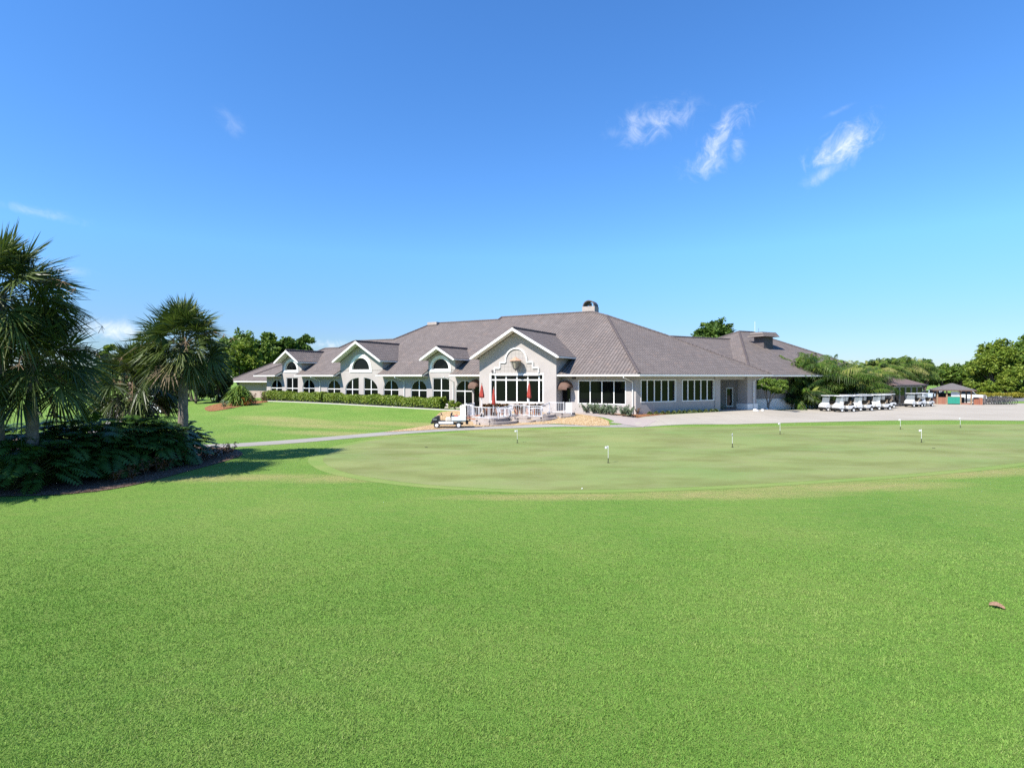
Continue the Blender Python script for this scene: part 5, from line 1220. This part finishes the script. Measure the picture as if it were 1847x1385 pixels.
# utility cart with white load bed
def utility():
    p = groundY(808, 43.8); t = thing('utility_cart', 'small roofless utility cart with white load bed parked on gravel', 'utility cart')
    b = MB().prism([(1.22, .36), (1.26, .55), (1.12, .78), (.80, .92), (.66, .90), (.60, .40), (.95, .32)], [.9, .95, 1.0, 1.05, 1.05, 1.05, .95]); cw = obj('front_cowl', bevelled(b, .04), M['black'], t)
    obj('cowl_badge', MB().box((.98, .53, .66), (.30, .03, .10)).box((1.20, 0, .68), (.06, .5, .07), M=Matrix.Rotation(R(40), 3, 'Y')), M['metal'], cw)
    obj('front_bumper', bevelled(MB().box((1.24, 0, .40), (.14, 1.05, .16)), .03), M['black'], t)
    obj('side_sill', bevelled(MB().box((.12, 0, .40), (1.15, 1.18, .2)), .03), M['cartwhite'], t)
    obj('chassis', MB().box((-.1, 0, .30), (2.2, .8, .12)), M['black'], t); obj('floor', MB().box((.42, 0, .515), (.5, 1.0, .03)), M['black'], t)
    obj('seat', bevelled(MB().box((-.05, 0, .66), (.42, 1.05, .26)), .05), M['seatlight'], t); obj('seat_back', bevelled(MB().box((-.27, 0, .98), (.10, 1.05, .36), M=Matrix.Rotation(-R(10), 3, 'Y')), .04), M['black'], t)
    bed = obj('load_bed', MB().box((-.86, .57, .74), (1.12, .05, .32)).box((-.86, -.57, .74), (1.12, .05, .32)).box((-.32, 0, .74), (.05, 1.09, .32)).box((-1.40, 0, .74), (.05, 1.09, .32)).box((-.86, 0, .60), (1.03, 1.09, .04)), M['cartwhite'], t)
    obj('rear_fender', MB().box((-.86, 0, .52), (1.1, 1.1, .11)), M['metal'], t); obj('tow_hitch', MB().box((-1.5, 0, .4), (.2, .5, .3)), M['black'], t)
    obj('steering_wheel', MB().tube([(.52 + .06 * math.cos(a), -.28 + .18 * math.sin(a), 1.03 + .13 * math.cos(a)) for a in np.linspace(0, 2 * math.pi, 17)], .016, 5).tube([(.72, -.28, .82), (.54, -.28, 1.03)], .022, 5), M['black'], t)
    for x in (-.85, .85):
        for y in (-.50, .50): wheel(t, x, y, .225, .2)
    t.location = p + Vector((0, 0, .03)); t.rotation_euler = (0, 0, R(180) + .06); bpy.context.view_layer.update()
    W = t.matrix_world
    g = obj('fuel_can', bevelled(MB().box((0, 0, .16), (.34, .2, .30)), .04).tube([(-.1, 0, .32), (0, 0, .42), (.1, 0, .32)], .02, 6), M['red']); g.location = W @ Vector((-.65, .1, .62)); tag(g, 'red fuel can standing in the load bed of the utility cart', 'fuel can')
    s = obj('tool_box', bevelled(MB().box((0, 0, .14), (.42, .3, .28)), .03), M['black']); s.location = W @ Vector((-.42 - .1, -.2, .62)); tag(s, 'black box behind the seat of the utility cart', 'box')
    r = MB().tube([(0, 0, 0), (-1.5, 0, .22)], .02, 6).box((-1.62, 0, .20), (.34, .30, .05), M=Matrix.Rotation(R(14), 3, 'Y')); o = obj('shovel', r, M['orange']); o.location = W @ Vector((-.75, -.25, .70)); o.rotation_euler = (0, 0, R(180) + .06); tag(o, 'orange handled shovel sticking out behind the utility cart', 'shovel')
    k = obj('board', MB().box((-.4, 0, 0), (.95, .4, .05), M=Matrix.Rotation(-R(12), 3, 'Y')), M['orange']); k.location = W @ Vector((-1.3, .1, .72)); k.rotation_euler = (0, 0, R(180) + .06); tag(k, 'orange board hanging over the tail of the utility cart', 'board')
utility()
# parked cars
def car(col, kind='sedan'):
    t = thing('parked_car', '', 'car', group='cars in the car park'); L, W = (4.6, 1.8) if kind != 'pickup' else (5.5, 1.95); P = paint('car_paint_' + kind + str(col[0]), col)
    if kind == 'sedan': prof = [(2.25, .35), (2.28, .62), (2.1, .78), (1.1, .92), (-1.5, .96), (-2.2, .93), (-2.28, .6), (-2.25, .35)]; cab = [(1.05, .92), (.35, 1.40), (-.85, 1.42), (-1.65, .96)]
    elif kind == 'suv': prof = [(2.25, .4), (2.3, .75), (2.1, .98), (1.1, 1.08), (-2.2, 1.10), (-2.3, .7), (-2.25, .4)]; cab = [(1.1, 1.07), (.5, 1.70), (-1.9, 1.72), (-2.2, 1.09)]
    else: prof = [(2.7, .45), (2.75, .8), (2.5, 1.02), (1.4, 1.10), (-2.7, 1.12), (-2.75, .6), (-2.7, .45)]; cab = [(1.4, 1.09), (.85, 1.78), (-.55, 1.80), (-.75, 1.11)]
    obj('body', bevelled(MB().prism(prof, W), .07), P, t)
    n = len(cab); ws = [W - .12, W - .4, W - .4, W - .12]; obj('cabin', bevelled(MB().prism(cab, ws), .05), P, t)
    g = [(x * .93 + (cab[0][0] + cab[-1][0]) * .035, z - .06 if z > 1.2 else z + .05) for x, z in cab]
    obj('side_window', MB().prism(g, [w + .03 for w in ws]), M['glass'], t)
    a, b = Vector((cab[0][0], 0, cab[0][1])), Vector((cab[1][0], 0, cab[1][1])); c, d = Vector((cab[3][0], 0, cab[3][1])), Vector((cab[2][0], 0, cab[2][1]))
    for p, q, s, nm in ((a, b, 1, 'windscreen'), (c, d, -1, 'rear_window')):
        p2, q2 = p.lerp(q, .1), p.lerp(q, .92); y0, y1 = W / 2 - .14, W / 2 - .26
        obj(nm, MB().hexa([p2 + Vector((.012 * s, -y0, .02)), p2 + Vector((.012 * s, y0, .02)), q2 + Vector((.012 * s, y1, .02)), q2 + Vector((.012 * s, -y1, .02))], (.015 * s, 0, .01)), M['glass'], t)
    x = L / 2 - .85
    for sx in (-x, x):
        for y in (-W / 2 + .1, W / 2 - .1): wheel(t, sx, y, .34, .22, 'metal')
    for y in (-W / 2 + .3, W / 2 - .3): obj('headlight', MB().box((L / 2 - .06, y, .72), (.12, .36, .14)), M['chrome'], t)
    return t
def park(t, px, Y, rz, label): q = atY(px, Y); q.z = gz(q) + .02; t.location = q; t.rotation_euler = (0, 0, rz); t['label'] = label
WHT, NAV, SIL, BLK = (.62, .63, .64), (.012, .022, .06), (.38, .44, .50), (.015, .016, .02)
park(car(WHT, 'pickup'), 1740, 92, -R(36) + .1, 'white pickup truck seen behind the right side of the hut')
park(car(NAV), 1652, 112, -R(30), 'dark blue sedan beneath the feather palms'); park(car(BLK, 'suv'), 1634, 114, -R(30), 'dark car left of the dark blue sedan')
park(car(WHT, 'sedan'), 1669, 104, R(65), 'white sedan behind the pair of golf carts'); park(car(SIL, 'suv'), 1681, 97, R(62), 'pale silver car left of the brick hut')
park(car((.66, .66, .66), 'suv'), 1686, 112, R(62), 'white van with dark rear window behind the silver car'); park(car((.02, .03, .08), 'sedan'), 1692, 98.5, R(60), 'navy blue car just left of the brick hut')
# bicycles in a row
def bicycle():
    t = thing('bicycle', '', 'bicycle'); r = .335
    for x in (-.52, .52):
        mb = MB().tube([(x + r * math.cos(a), 0, r + r * math.sin(a)) for a in np.linspace(0, 2 * math.pi, 25)], .036, 6)
        wv = obj('wheel', mb, M['tyre'], t); sp = MB()
        for k in range(9): a = k * math.pi / 4.5; sp.bar((x, 0, r), (x + r * math.cos(a), 0, r + r * math.sin(a)), .008)
        obj('spokes', sp, M['chrome'], wv)
    f = MB(); H, S_, B_ = (.36, 0, .82), (-.20, 0, .80), (-.05, 0, .32)
    for a, b in ((H, S_), (H, B_), (S_, B_), (B_, (-.52, 0, r)), (S_, (-.52, 0, r)), ((.36, 0, .9), (.52, 0, r)), (S_, (-.24, 0, .92))): f.tube([a, b], .032, 6)
    obj('frame', f, M['trimgrey'], t); obj('saddle', bevelled(MB().box((-.25, 0, .96), (.32, .2, .09)), .02), M['black'], t)
    obj('handlebar', MB().tube([(.2, -.28, 1.02), (.34, -.2, 1.0), (.36, 0, .96), (.34, .2, 1.0), (.2, .28, 1.02)], .024, 6), M['metal'], t)
    return t
BK = bicycle()
for i in range(10):
    q = atY(1780 + i * 4.4, 80.5 + .2 * (i % 2)); q.z = .02; rz = R(-34 + (i * 37 % 17) - 8); lb = 'bicycle in the row right of the brick pier, %s from the left' % ORD[i]
    if i == 0: BK.location = q; BK.rotation_euler = (0, 0, rz); BK['label'] = lb; BK['group'] = 'bicycles parked in a row'
    else: dup(BK, q, rz, lb, 'bicycles parked in a row', 1.12)
# ---------------------------------------------------------------- putting green flags, cups, ball, leaf
def flagstick():
    t = thing('golf_flag', '', 'flag'); h = 1.0
    obj('pole', MB().tube([(0, 0, .22), (0, 0, h * .8)], .011, 8), M['rail'], t); obj('pole_foot', MB().tube([(0, 0, -.02), (0, 0, .22)], .018, 8), M['black'], t)
    mb = MB(); n = 8; vs = []
    for i in range(n + 1):
        x = -.17 * i / n; y = .025 * math.sin(i * 1.1); s = 1 - .25 * i / n
        vs += [(x, y, h * .8 - .01 - .03 * i / n), (x, y, h * .8 - .13 * s - .04 * i / n)]
    for i in range(n + 1): pass
    k = len(vs); mb.add([Vector(v) + Vector((0, .003, 0)) for v in vs] + [Vector(v) - Vector((0, .003, 0)) for v in vs], [(2 * i, 2 * i + 1, 2 * i + 3, 2 * i + 2) for i in range(n)] + [(k + 2 * i, k + 2 * i + 2, k + 2 * i + 3, k + 2 * i + 1) for i in range(n)])
    fl = obj('flag', mb, M['flag'], t, fix=False)
    obj('cup', MB().lathe([(.06, .012), (.06, .018)], 14), M['cup'], t)
    return t
FL = flagstick()
for i, (px, py, rz, lb) in enumerate([(1097, 835, .2, 'nearest golf flag, in the middle of the putting green'), (933, 799, -.1, 'golf flag at the left, before the patio'), (1321, 807, 1.1, 'limp golf flag right of the nearest one'), (1407, 783, .3, 'golf flag below the small leaning tree'),
        (1624, 774.5, .2, 'far golf flag below the pair of golf carts'), (1662, 798, .1, 'golf flag on the right side of the green, nearer than its neighbour'), (1732, 771.5, .4, 'rightmost golf flag, below the brick hut')]):
    q = at(px, py); q.z = .012
    if i == 0: FL.location = q; FL.rotation_euler = (0, 0, rz); FL['label'] = lb; FL['group'] = 'flags on the putting green'
    else: dup(FL, q, rz, lb, 'flags on the putting green')
for px, py, lb in ((769, 807, 'dark open hole on the left of the putting green'), (1684, 808.7, 'dark open hole on the right of the putting green')):
    o = obj('golf_hole', MB().lathe([(.085, .002), (.085, .010)], 16).lathe([(.06, .010), (.055, .012)], 16), M['cup']); q = at(px, py); q.z = .012; o.location = q; tag(o, lb, 'golf hole')
bm = bmesh.new(); bmesh.ops.create_uvsphere(bm, u_segments=16, v_segments=10, radius=.0225); mb = MB(); mb.add([v.co[:] for v in bm.verts], [tuple(v.index for v in f.verts) for f in bm.faces]); bm.free()
o = obj('golf_ball', mb, M['ball'], smooth=True); q = at(1050, 882.5); q.z = .03; o.location = q; tag(o, 'white golf ball at the near edge of the putting green', 'golf ball')
mb = MB(); n, m = 12, 6; vs = []
for i in range(n + 1):
    f = i / n; wd = .055 * math.sin(math.pi * min(1, f * .93 + .05)) ** .8
    for j in range(m + 1):
        g = j / m * 2 - 1; vs.append((.30 * (f - .5), wd * g, .025 + .055 * math.sin(math.pi * f * .9 + .3) - .035 * (1 - g * g) + .02 * g))
k = len(vs); fs = [(i * (m + 1) + j, i * (m + 1) + j + 1, (i + 1) * (m + 1) + j + 1, (i + 1) * (m + 1) + j) for i in range(n) for j in range(m)]
mb.add(vs, fs); mb.add([(x, y, z - .004) for x, y, z in vs], [f[::-1] for f in fs])
o = obj('fallen_leaf', mb, M['deadleaf'], fix=False, smooth=True); o.location = at(1798, 1097, .0) + Vector((0, 0, .02)); o.rotation_euler = (.15, .1, -.55); o.scale = (.72, .8, .8); tag(o, 'curled dry brown leaf on the grass at lower right', 'leaf')
# ---------------------------------------------------------------- patio
def wall_arc(name, label, pts, z0, z1, w=.3, group=None, m='stone'):
    pts = [Vector((p[0], p[1], 0)) for p in pts]; mb = MB(); L, Rr = [], []
    for i, p in enumerate(pts):
        d = (pts[min(i + 1, len(pts) - 1)] - pts[max(i - 1, 0)]).normalized(); nn = Vector((-d.y, d.x, 0)) * w / 2; L.append(p + nn); Rr.append(p - nn)
    zz = lambda i: z1 if not hasattr(z1, '__len__') else z1[0] + (z1[1] - z1[0]) * i / (len(pts) - 1)
    n = len(pts); vs = []
    for i in range(n): vs += [L[i] + Vector((0, 0, z0)), Rr[i] + Vector((0, 0, z0)), Rr[i] + Vector((0, 0, zz(i))), L[i] + Vector((0, 0, zz(i)))]
    fs = [(0, 1, 2, 3), tuple(4 * (n - 1) + k for k in (3, 2, 1, 0))]
    for i in range(n - 1):
        a, b = 4 * i, 4 * i + 4; fs += [(a, b, b + 1, a + 1), (a + 1, b + 1, b + 2, a + 2), (a + 2, b + 2, b + 3, a + 3), (a + 3, b + 3, b, a)]
    mb.add(vs, fs); return tag(obj(name, mb, M[m]), label, 'wall', group)
def plan(pts): return [atY(px, Y) for px, Y in pts]
def curve(pts, n=5): return smooth_poly(plan(pts), n, False)
fl = curve([(846, 50.6), (853, 48.9), (864, 47.7), (882, 47.0), (899, 47.3), (911, 48.3), (918, 49.6)], 4)
slab = [F1.pt(F1.s_at(842, 1.2), 1.2, 0)[:2]] + fl + [tuple(p[:2]) for p in plan([(930, 49.3), (951, 49.2), (958, 49.4), (975, 49.1), (990, 50.4), (1018, 50.2), (1034, 50.9)])] + [F1.pt(F1.s_at(1033, .05), .02, 0)[:2], F1.pt(F1.s_at(1003, 1.3), 1.3, 0)[:2]]
mb = MB(); tri = tessellate_polygon([[Vector((*p[:2], 0)) for p in slab]]); n = len(slab)
mb.add([(p[0], p[1], -.1) for p in slab] + [(p[0], p[1], .45) for p in slab], [tuple(t) for t in tri] + [tuple(i + n for i in t)[::-1] for t in tri] + [(i, (i + 1) % n, n + (i + 1) % n, n + i) for i in range(n)])
tag(obj('patio', mb, M['stone']), None, None, kind='structure')
g = 'low retaining walls of the patio'
wall_arc('retaining_wall', 'low curved retaining wall around the round end of the patio', curve([(857, 47.2), (866, 46.3), (884, 45.7), (905, 46.1), (926, 46.9), (932, 47.9)], 4), -.2, .28, .35, g)
wall_arc('retaining_wall', 'short angled retaining wall in the middle of the patio front', curve([(938, 47.6), (950, 47.2), (962, 47.4), (967, 48.3)], 4), -.2, .32, .35, g)
wall_arc('retaining_wall', 'slanting retaining wall right of the middle of the patio front', curve([(967, 47.4), (984, 47.6), (996, 48.2), (1004, 49.3)], 4), -.2, .42, .35, g)
wall_arc('retaining_wall', 'short retaining wall below the door at the right of the patio', curve([(1010, 49.1), (1027, 49.5), (1036, 50.6)], 4), -.2, .55, .35, g)
wall_arc('retaining_wall', 'upper retaining wall stub in front of the middle railing', curve([(978, 48.6), (990, 48.9), (1000, 50.0)], 4), -.2, .66, .3, g)
rl = thing('patio_railing', 'white metal railing around the patio with curved left end', 'railing', (fl[0][0], fl[0][1], .45))
zp = .45; stops = [fl[0], fl[4], fl[8], fl[12], fl[16], fl[20], fl[-1]]
for k in range(0, len(fl) - 1):
    mb = MB(); railing(mb, (fl[k][0], fl[k][1], zp), (fl[k + 1][0], fl[k + 1][1], zp), 0, .98, .155, .022); obj('railing_panel', mb, M['rail'], rl)
def rp(pts, za, zb_):
    pp = plan(pts); n_ = len(pp) - 1
    for i, (a, b) in enumerate(zip(pp[:-1], pp[1:])):
        z0, z1 = za + (zb_ - za) * i / n_, za + (zb_ - za) * (i + 1) / n_
        mb = MB(); railing(mb, (a.x, a.y, z0), (b.x, b.y, z1), 0, .98, .155, .022); obj('railing_panel', mb, M['rail'], rl); obj('railing_post', MB().box((b.x, b.y, z1 + .5), (.07, .07, 1.04)), M['rail'], rl)
rp([(918, 49.7), (922, 51.0), (945, 50.8), (955, 49.7), (976, 49.4)], zp, zp); rp([(976, 49.4), (991, 50.7)], zp, .72); rp([(991, 50.7), (1017, 50.4)], .72, .72)
up = [tuple(p[:2]) for p in plan([(985, 50.4), (1000, 50.1), (1030, 50.2), (1036, 50.9)])] + [F1.pt(F1.s_at(1034, .05), .03, 0)[:2], F1.pt(F1.s_at(1004, .05), .03, 0)[:2], F1.pt(F1.s_at(1003, 1.35), 1.3, 0)[:2], F1.pt(F1.s_at(990, 1.35), 1.3, 0)[:2]]
n = len(up); mb = MB(); tri = tessellate_polygon([[Vector((*p[:2], 0)) for p in up]])
mb.add([(p[0], p[1], .1) for p in up] + [(p[0], p[1], .72) for p in up], [tuple(t) for t in tri] + [tuple(i + n for i in t)[::-1] for t in tri] + [(i, (i + 1) % n, n + (i + 1) % n, n + i) for i in range(n)])
tag(obj('patio_step', mb, M['stone']), None, None, kind='structure')
for q in stops: obj('railing_post', MB().box((q[0], q[1], zp + .5), (.07, .07, 1.04)), M['rail'], rl)
gt = thing('gate', 'white louvred gate panels at the left end of the patio', 'gate', groundY(840, 50.3))
for px0, px1, Ya, Yb, h in ((831, 841, 50.2, 49.6, 1.15), (841, 855, 49.6, 50.9, 1.35)):
    a, b = groundY(px0, Ya), groundY(px1, Yb); z0 = .1; mb = MB(); d = (b - a).normalized()
    for p in (a, b): mb.box((p.x, p.y, z0 + h / 2 + .1), (.09, .09, h + .2))
    n = 22
    for i in range(n): z = z0 + .12 + i * (h - .1) / n; mb.bar(Vector((a.x, a.y, z)), Vector((b.x, b.y, z)), .03, .042)
    mb.bar(Vector((a.x, a.y, z0 + h + .12)), Vector((b.x, b.y, z0 + h + .12)), .09, .07)
    obj('gate_panel', mb, M['rail'], gt)
bd = groundY(1026, 50.3); o = obj('notice_board', MB().box((0, 0, .5), (.60, .05, .95)).box((-.26, 0, 0), (.05, .05, .2)).box((.26, 0, 0), (.05, .05, .2)), M['rail']); o.location = (bd.x, bd.y, .73); o.rotation_euler = (0, 0, -.35); tag(o, 'blank white board standing in front of the patio door', 'board')
# closed red parasols
def parasol(label, px, Y, ytop, ybot, ypole, wpx, fat):
    q = atY(px, Y, .45); t = thing('parasol', label, 'parasol', q, 'closed red parasols on the patio'); zt, zb = zat(ytop, Y), zat(ybot, Y); w = wpx / FP * Y / 2
    mb = MB(); n, m = 20, 9; vs = []
    for j in range(m + 1):
        f = j / m; r = w * (.10 + .9 * f ** fat) if f < .93 else w * .9
        for i in range(n): a = 2 * math.pi * i / n; rr = r * (1 + .22 * math.sin(a * 5 + .6 * f)); vs.append((q.x + rr * math.cos(a), q.y + rr * math.sin(a), zt - .12 - (zt - .12 - zb) * f + .03 * math.sin(a * 5) * f))
    mb.add(vs, [(j * n + i, j * n + (i + 1) % n, (j + 1) * n + (i + 1) % n, (j + 1) * n + i) for j in range(m) for i in range(n)] + [tuple(range(n))[::-1], tuple(m * n + i for i in range(n))])
    obj('canopy', mb, M['umbrella'], t, smooth=True); obj('pole', MB().tube([(q.x, q.y, .45), (q.x, q.y, zt - .05)], .03, 8), M['rail'], t)
    obj('finial', MB().lathe([(.02, zt - .15), (.05, zt - .06), (.03, zt - .02), (.005, zt + .06)], 8, (q.x, q.y, 0)), M['wood'], t); obj('base', MB().lathe([(.28, .45), (.28, .51), (.06, .55), (.05, .75)], 16, (q.x, q.y, 0)), M['black'], t)
parasol('left closed red parasol, nearest the curved railing', 869, 49.6, 691, 717, 735, 9, .8); parasol('slim closed red parasol in front of the left edge of the gable window', 890.5, 51.4, 698, 730, 737, 6.5, .55); parasol('right closed red parasol before the gable window', 954.5, 51.0, 688.5, 718, 730, 7.5, .5)
# planters full of crotons behind the railing
for i, (px, Y, n) in enumerate([(877, 51.6, 60), (885, 51.8, 60), (896, 52.0, 60), (905, 51.9, 60), (915, 51.6, 60), (932, 51.9, 60), (943, 52.0, 60), (953, 51.8, 60), (964, 51.8, 60), (973, 51.9, 60)]):
    q = atY(px, Y, .45); t = thing('potted_croton', 'bronze red croton in a patio pot, %s from the left behind the railing' % ORD[i], 'plant', q, 'potted crotons on the patio')
    obj('pot', MB().lathe([(.20, .45), (.30, 1.12), (.33, 1.15), (.25, 1.13)], 14, (q.x, q.y, 0)), M['terracotta'], t); bl = Blades()
    for k in range(8): rosette(bl, (q.x + RNG.normal() * .16, q.y + RNG.normal() * .14, .98 + .42 * RNG.random()), 22, .38, .13, R(85), R(5), .5, .45, .25)
    bl.obj('leaves', LM['croton'] if i % 3 else LM['copper2'] if 'copper2' in LM else LM['croton'], t)
q = atY(862, 51.2, .45); t = thing('stone_bowl', 'wide brown stone bowl beside the left awning door', 'planter', q); obj('bowl', MB().lathe([(.2, .45), (.24, .7), (.5, 1.12), (.54, 1.25), (.46, 1.25), (.4, 1.15)], 18, (q.x, q.y, 0)), M['brown_awning'], t); obj('soil', MB().lathe([(.42, 1.16), (.05, 1.19)], 18, (q.x, q.y, 0)), M['mulch'], t)
# white patio tables and chairs
def table():
    t = thing('patio_table', '', 'table'); obj('tabletop', MB().lathe([(.45, .70), (.46, .73), (.44, .745)], 20), M['rail'], t); obj('pedestal', MB().lathe([(.3, 0), (.28, .04), (.04, .1), (.035, .70)], 14), M['rail'], t); return t
def chair():
    t = thing('patio_chair', '', 'chair'); obj('seat', bevelled(MB().box((0, 0, .43), (.46, .48, .04)), .012), M['rail'], t); b = MB()
    for x in (-.21, .21): b.bar((x, .23, .43), (x, .31, .88), .03)
    for k in range(5): b.bar((-.21, .24 + .014 * k, .52 + .08 * k), (.21, .24 + .014 * k, .52 + .08 * k), .02, .05)
    obj('backrest', b, M['rail'], t)
    for x in (-.2, .2):
        for y in (-.2, .2): obj('leg', MB().bar((x, y, 0), (x, y, .43), .035), M['rail'], t)
        obj('armrest', MB().bar((x * 1.1, -.2, .64), (x * 1.1, .26, .66), .04).bar((x * 1.1, -.2, .42), (x * 1.1, -.2, .64), .03), M['rail'], t)
    return t
TB, CHR = table(), chair()
for i, (px, Y, lb) in enumerate([(910, 50.2, 'white round patio table beside the curved railing'), (966, 50.6, 'white round patio table under the right parasol')]):
    q = atY(px, Y, .45)
    if i == 0: TB.location = q; TB['label'] = lb; TB['group'] = 'white patio tables'
    else: dup(TB, q, 0, lb, 'white patio tables')
for i, (px, Y, rz, lb) in enumerate([(903, 49.5, 2.4, 'white patio chair left of the table beside the curved railing'), (918, 50.3, -1.4, 'white patio chair right of the table beside the curved railing'), (958, 50.4, 1.4, 'white patio chair left of the table under the right parasol'), (972, 50.8, -1.2, 'white patio chair right of the table under the right parasol')]):
    q = atY(px, Y, .45)
    if i == 0: CHR.location = q; CHR.rotation_euler = (0, 0, rz); CHR['label'] = lb; CHR['group'] = 'white patio chairs'
    else: dup(CHR, q, rz, lb, 'white patio chairs')
# low path lights along the patio wall
def plight():
    t = thing('path_light', '', 'lamp'); obj('stake', MB().tube([(0, 0, 0), (0, 0, .38)], .02, 6), M['black'], t); obj('hood', MB().lathe([(.02, .46), (.11, .38), (.11, .36), (.04, .36)], 10), M['black'], t); return t
PL = plight()
for i, (px, Y, lb) in enumerate([(860, 45.9, 'dark path light at the left end of the curved wall'), (883, 45.0, 'dark path light at the middle of the curved wall'), (934, 47.0, 'dark path light between the curved wall and the middle wall'), (976, 46.8, 'dark path light before the slanting wall'), (1014, 48.6, 'dark path light below the patio door')]):
    q = groundY(px, Y)
    if i == 0: PL.location = q; PL['label'] = lb; PL['group'] = 'path lights along the patio wall'
    else: dup(PL, q, 0, lb, 'path lights along the patio wall')
# ---------------------------------------------------------------- light, sky, camera
SUN = Vector((-.53, -.42, .735)).normalized()
sl = bpy.data.lights.new('sun', 'SUN'); sl.energy = 5.0; sl.angle = R(.53); sl.color = (1, .95, .87)
so = bpy.data.objects.new('sun', sl); COL.objects.link(so); so.rotation_euler = SUN.to_track_quat('Z', 'Y').to_euler()
w = bpy.data.worlds.new('World'); SC.world = w; w.use_nodes = True; wt = w.node_tree; wt.nodes.clear()
class WT(NT):
    def __init__(s): s.t = wt; s.m = w
t = WT(); out = t.n('ShaderNodeOutputWorld'); bg = t.n('ShaderNodeBackground', Strength=.074)
sky = t.n('ShaderNodeTexSky'); sky.sky_type = 'NISHITA'; sky.sun_disc = False; sky.sun_elevation = math.asin(SUN.z); sky.sun_rotation = math.atan2(SUN.x, SUN.y)
sky.air_density = 1.0; sky.dust_density = 0.0; sky.ozone_density = 3.5; sky.altitude = 0
hsv = t.n('ShaderNodeHueSaturation', Saturation=1.08, Value=1.0); t.set(hsv, 'Color', sky.outputs[0])
spz = t.n('ShaderNodeSeparateXYZ'); t.set(spz, 'i0', t.n('ShaderNodeTexCoord').outputs['Generated'])
skyc = t.mix(1.0, hsv.outputs[0], t.ramp(t.math('MULTIPLY', spz.outputs[2], 2.0), [(0, (.48, .58, .78)), (.16, (.62, .77, 1.02)), (.42, (.86, 1.24, 1.56)), (1, (.82, 1.28, 1.70))]), 'MULTIPLY')
# wisps of cloud fixed in the sky by compass direction
d = t.n('ShaderNodeTexCoord').outputs['Generated']
def cloud(px, py, hw, hh, ang, dens, lo=.45, hi=.86, sc=20, stretch=(1, 1)):
    c = Vector(((px - CX) / FP, 1, (HY - py) / FP)); L = c.length; c = c / L
    r = c.cross(Vector((0, 0, 1))).normalized(); u = r.cross(c)
    ca, sa = math.cos(ang), math.sin(ang); ax = r * ca + u * sa; ay = u * ca - r * sa
    def dot(v):
        q = t.n('ShaderNodeVectorMath', _operation='DOT_PRODUCT'); t.set(q, 'i0', d); q.inputs[1].default_value = v; return q.outputs['Value']
    a, b, f = dot(ax), dot(ay), dot(c)
    q = t.n('ShaderNodeCombineXYZ'); t.set(q, 'i0', t.math('MULTIPLY', a, stretch[0])); t.set(q, 'i1', t.math('MULTIPLY', b, stretch[1])); t.set(q, 'i2', px * .37)
    n1 = t.noise(q, sc * 1.4, 9, .70); n1.node.inputs['Distortion'].default_value = .9; n1b = t.noise(q, sc * .5, 4, .6); n1b.node.inputs['Distortion'].default_value = 1.2
    aa = t.math('DIVIDE', a, hw / FP / L); bb = t.math('DIVIDE', b, hh / FP / L)
    r2_ = t.math('ADD', t.math('MULTIPLY', aa, aa), t.math('MULTIPLY', bb, bb))
    m = t.math('SUBTRACT', 1.0, t.math('POWER', r2_, .6), clamp=True)
    v = t.math('ADD', t.math('ADD', t.math('MULTIPLY', n1, .66), t.math('MULTIPLY', n1b, .34)), t.math('MULTIPLY', t.math('SUBTRACT', m, .6), .26))
    v = t.math('DIVIDE', t.math('SUBTRACT', v, .41), .30, clamp=True)
    v = t.math('MULTIPLY', t.math('POWER', v, 1.6), t.math('MULTIPLY', dens, t.math('MULTIPLY', t.math('GREATER_THAN', f, 0.0), t.math('MULTIPLY', m, 1.3, clamp=True))), clamp=True)
    return v
cl = None
for a in [(1182, 222, 112, 52, .12, .6), (1300, 255, 112, 42, .85, 1.0), (1272, 296, 66, 42, .2, .6), (1520, 264, 98, 52, .55, 1.0), (1490, 312, 75, 22, .5, .4), (1330, 262, 22, 45, .1, .5),
          (205, 596, 110, 34, 0, .85), (60, 382, 120, 18, -.1, .3), (130, 489, 60, 14, 0, .3), (600, 622, 70, 16, 0, .7), (420, 222, 50, 30, -.6, .16), (1120, 240, 60, 20, .0, .2), (1512, 200, 40, 8, .3, .15)]:
    v = cloud(*a); cl = v if cl is None else t.math('MAXIMUM', cl, v)
CLOUDC = (7.6, 8.0, 8.6)
skyc = t.mix(cl, skyc, CLOUDC)
t.set(bg, 'Color', skyc); wt.links.new(bg.outputs[0], out.inputs[0])
cam = bpy.data.cameras.new('camera'); cam.sensor_width = 36; cam.lens = 36 * FP / 1847; cam.clip_end = 6000; cam.clip_start = .1
cam.shift_x = 0; cam.shift_y = -12.5 / 1847
co = bpy.data.objects.new('camera', cam); COL.objects.link(co); co.location = (0, 0, CH); co.rotation_euler = (R(90), 0, 0); SC.camera = co
vs = SC.view_settings; vs.view_transform = 'Standard'; vs.look = 'None'; vs.exposure = 1.0; vs.gamma = 1; vs.use_curve_mapping = False
SC.cycles.max_bounces = 6; SC.cycles.transparent_max_bounces = 12
SC.cycles.use_denoising = False
SC.cycles.sample_clamp_indirect = 4.0; SC.cycles.sample_clamp_direct = 4.0
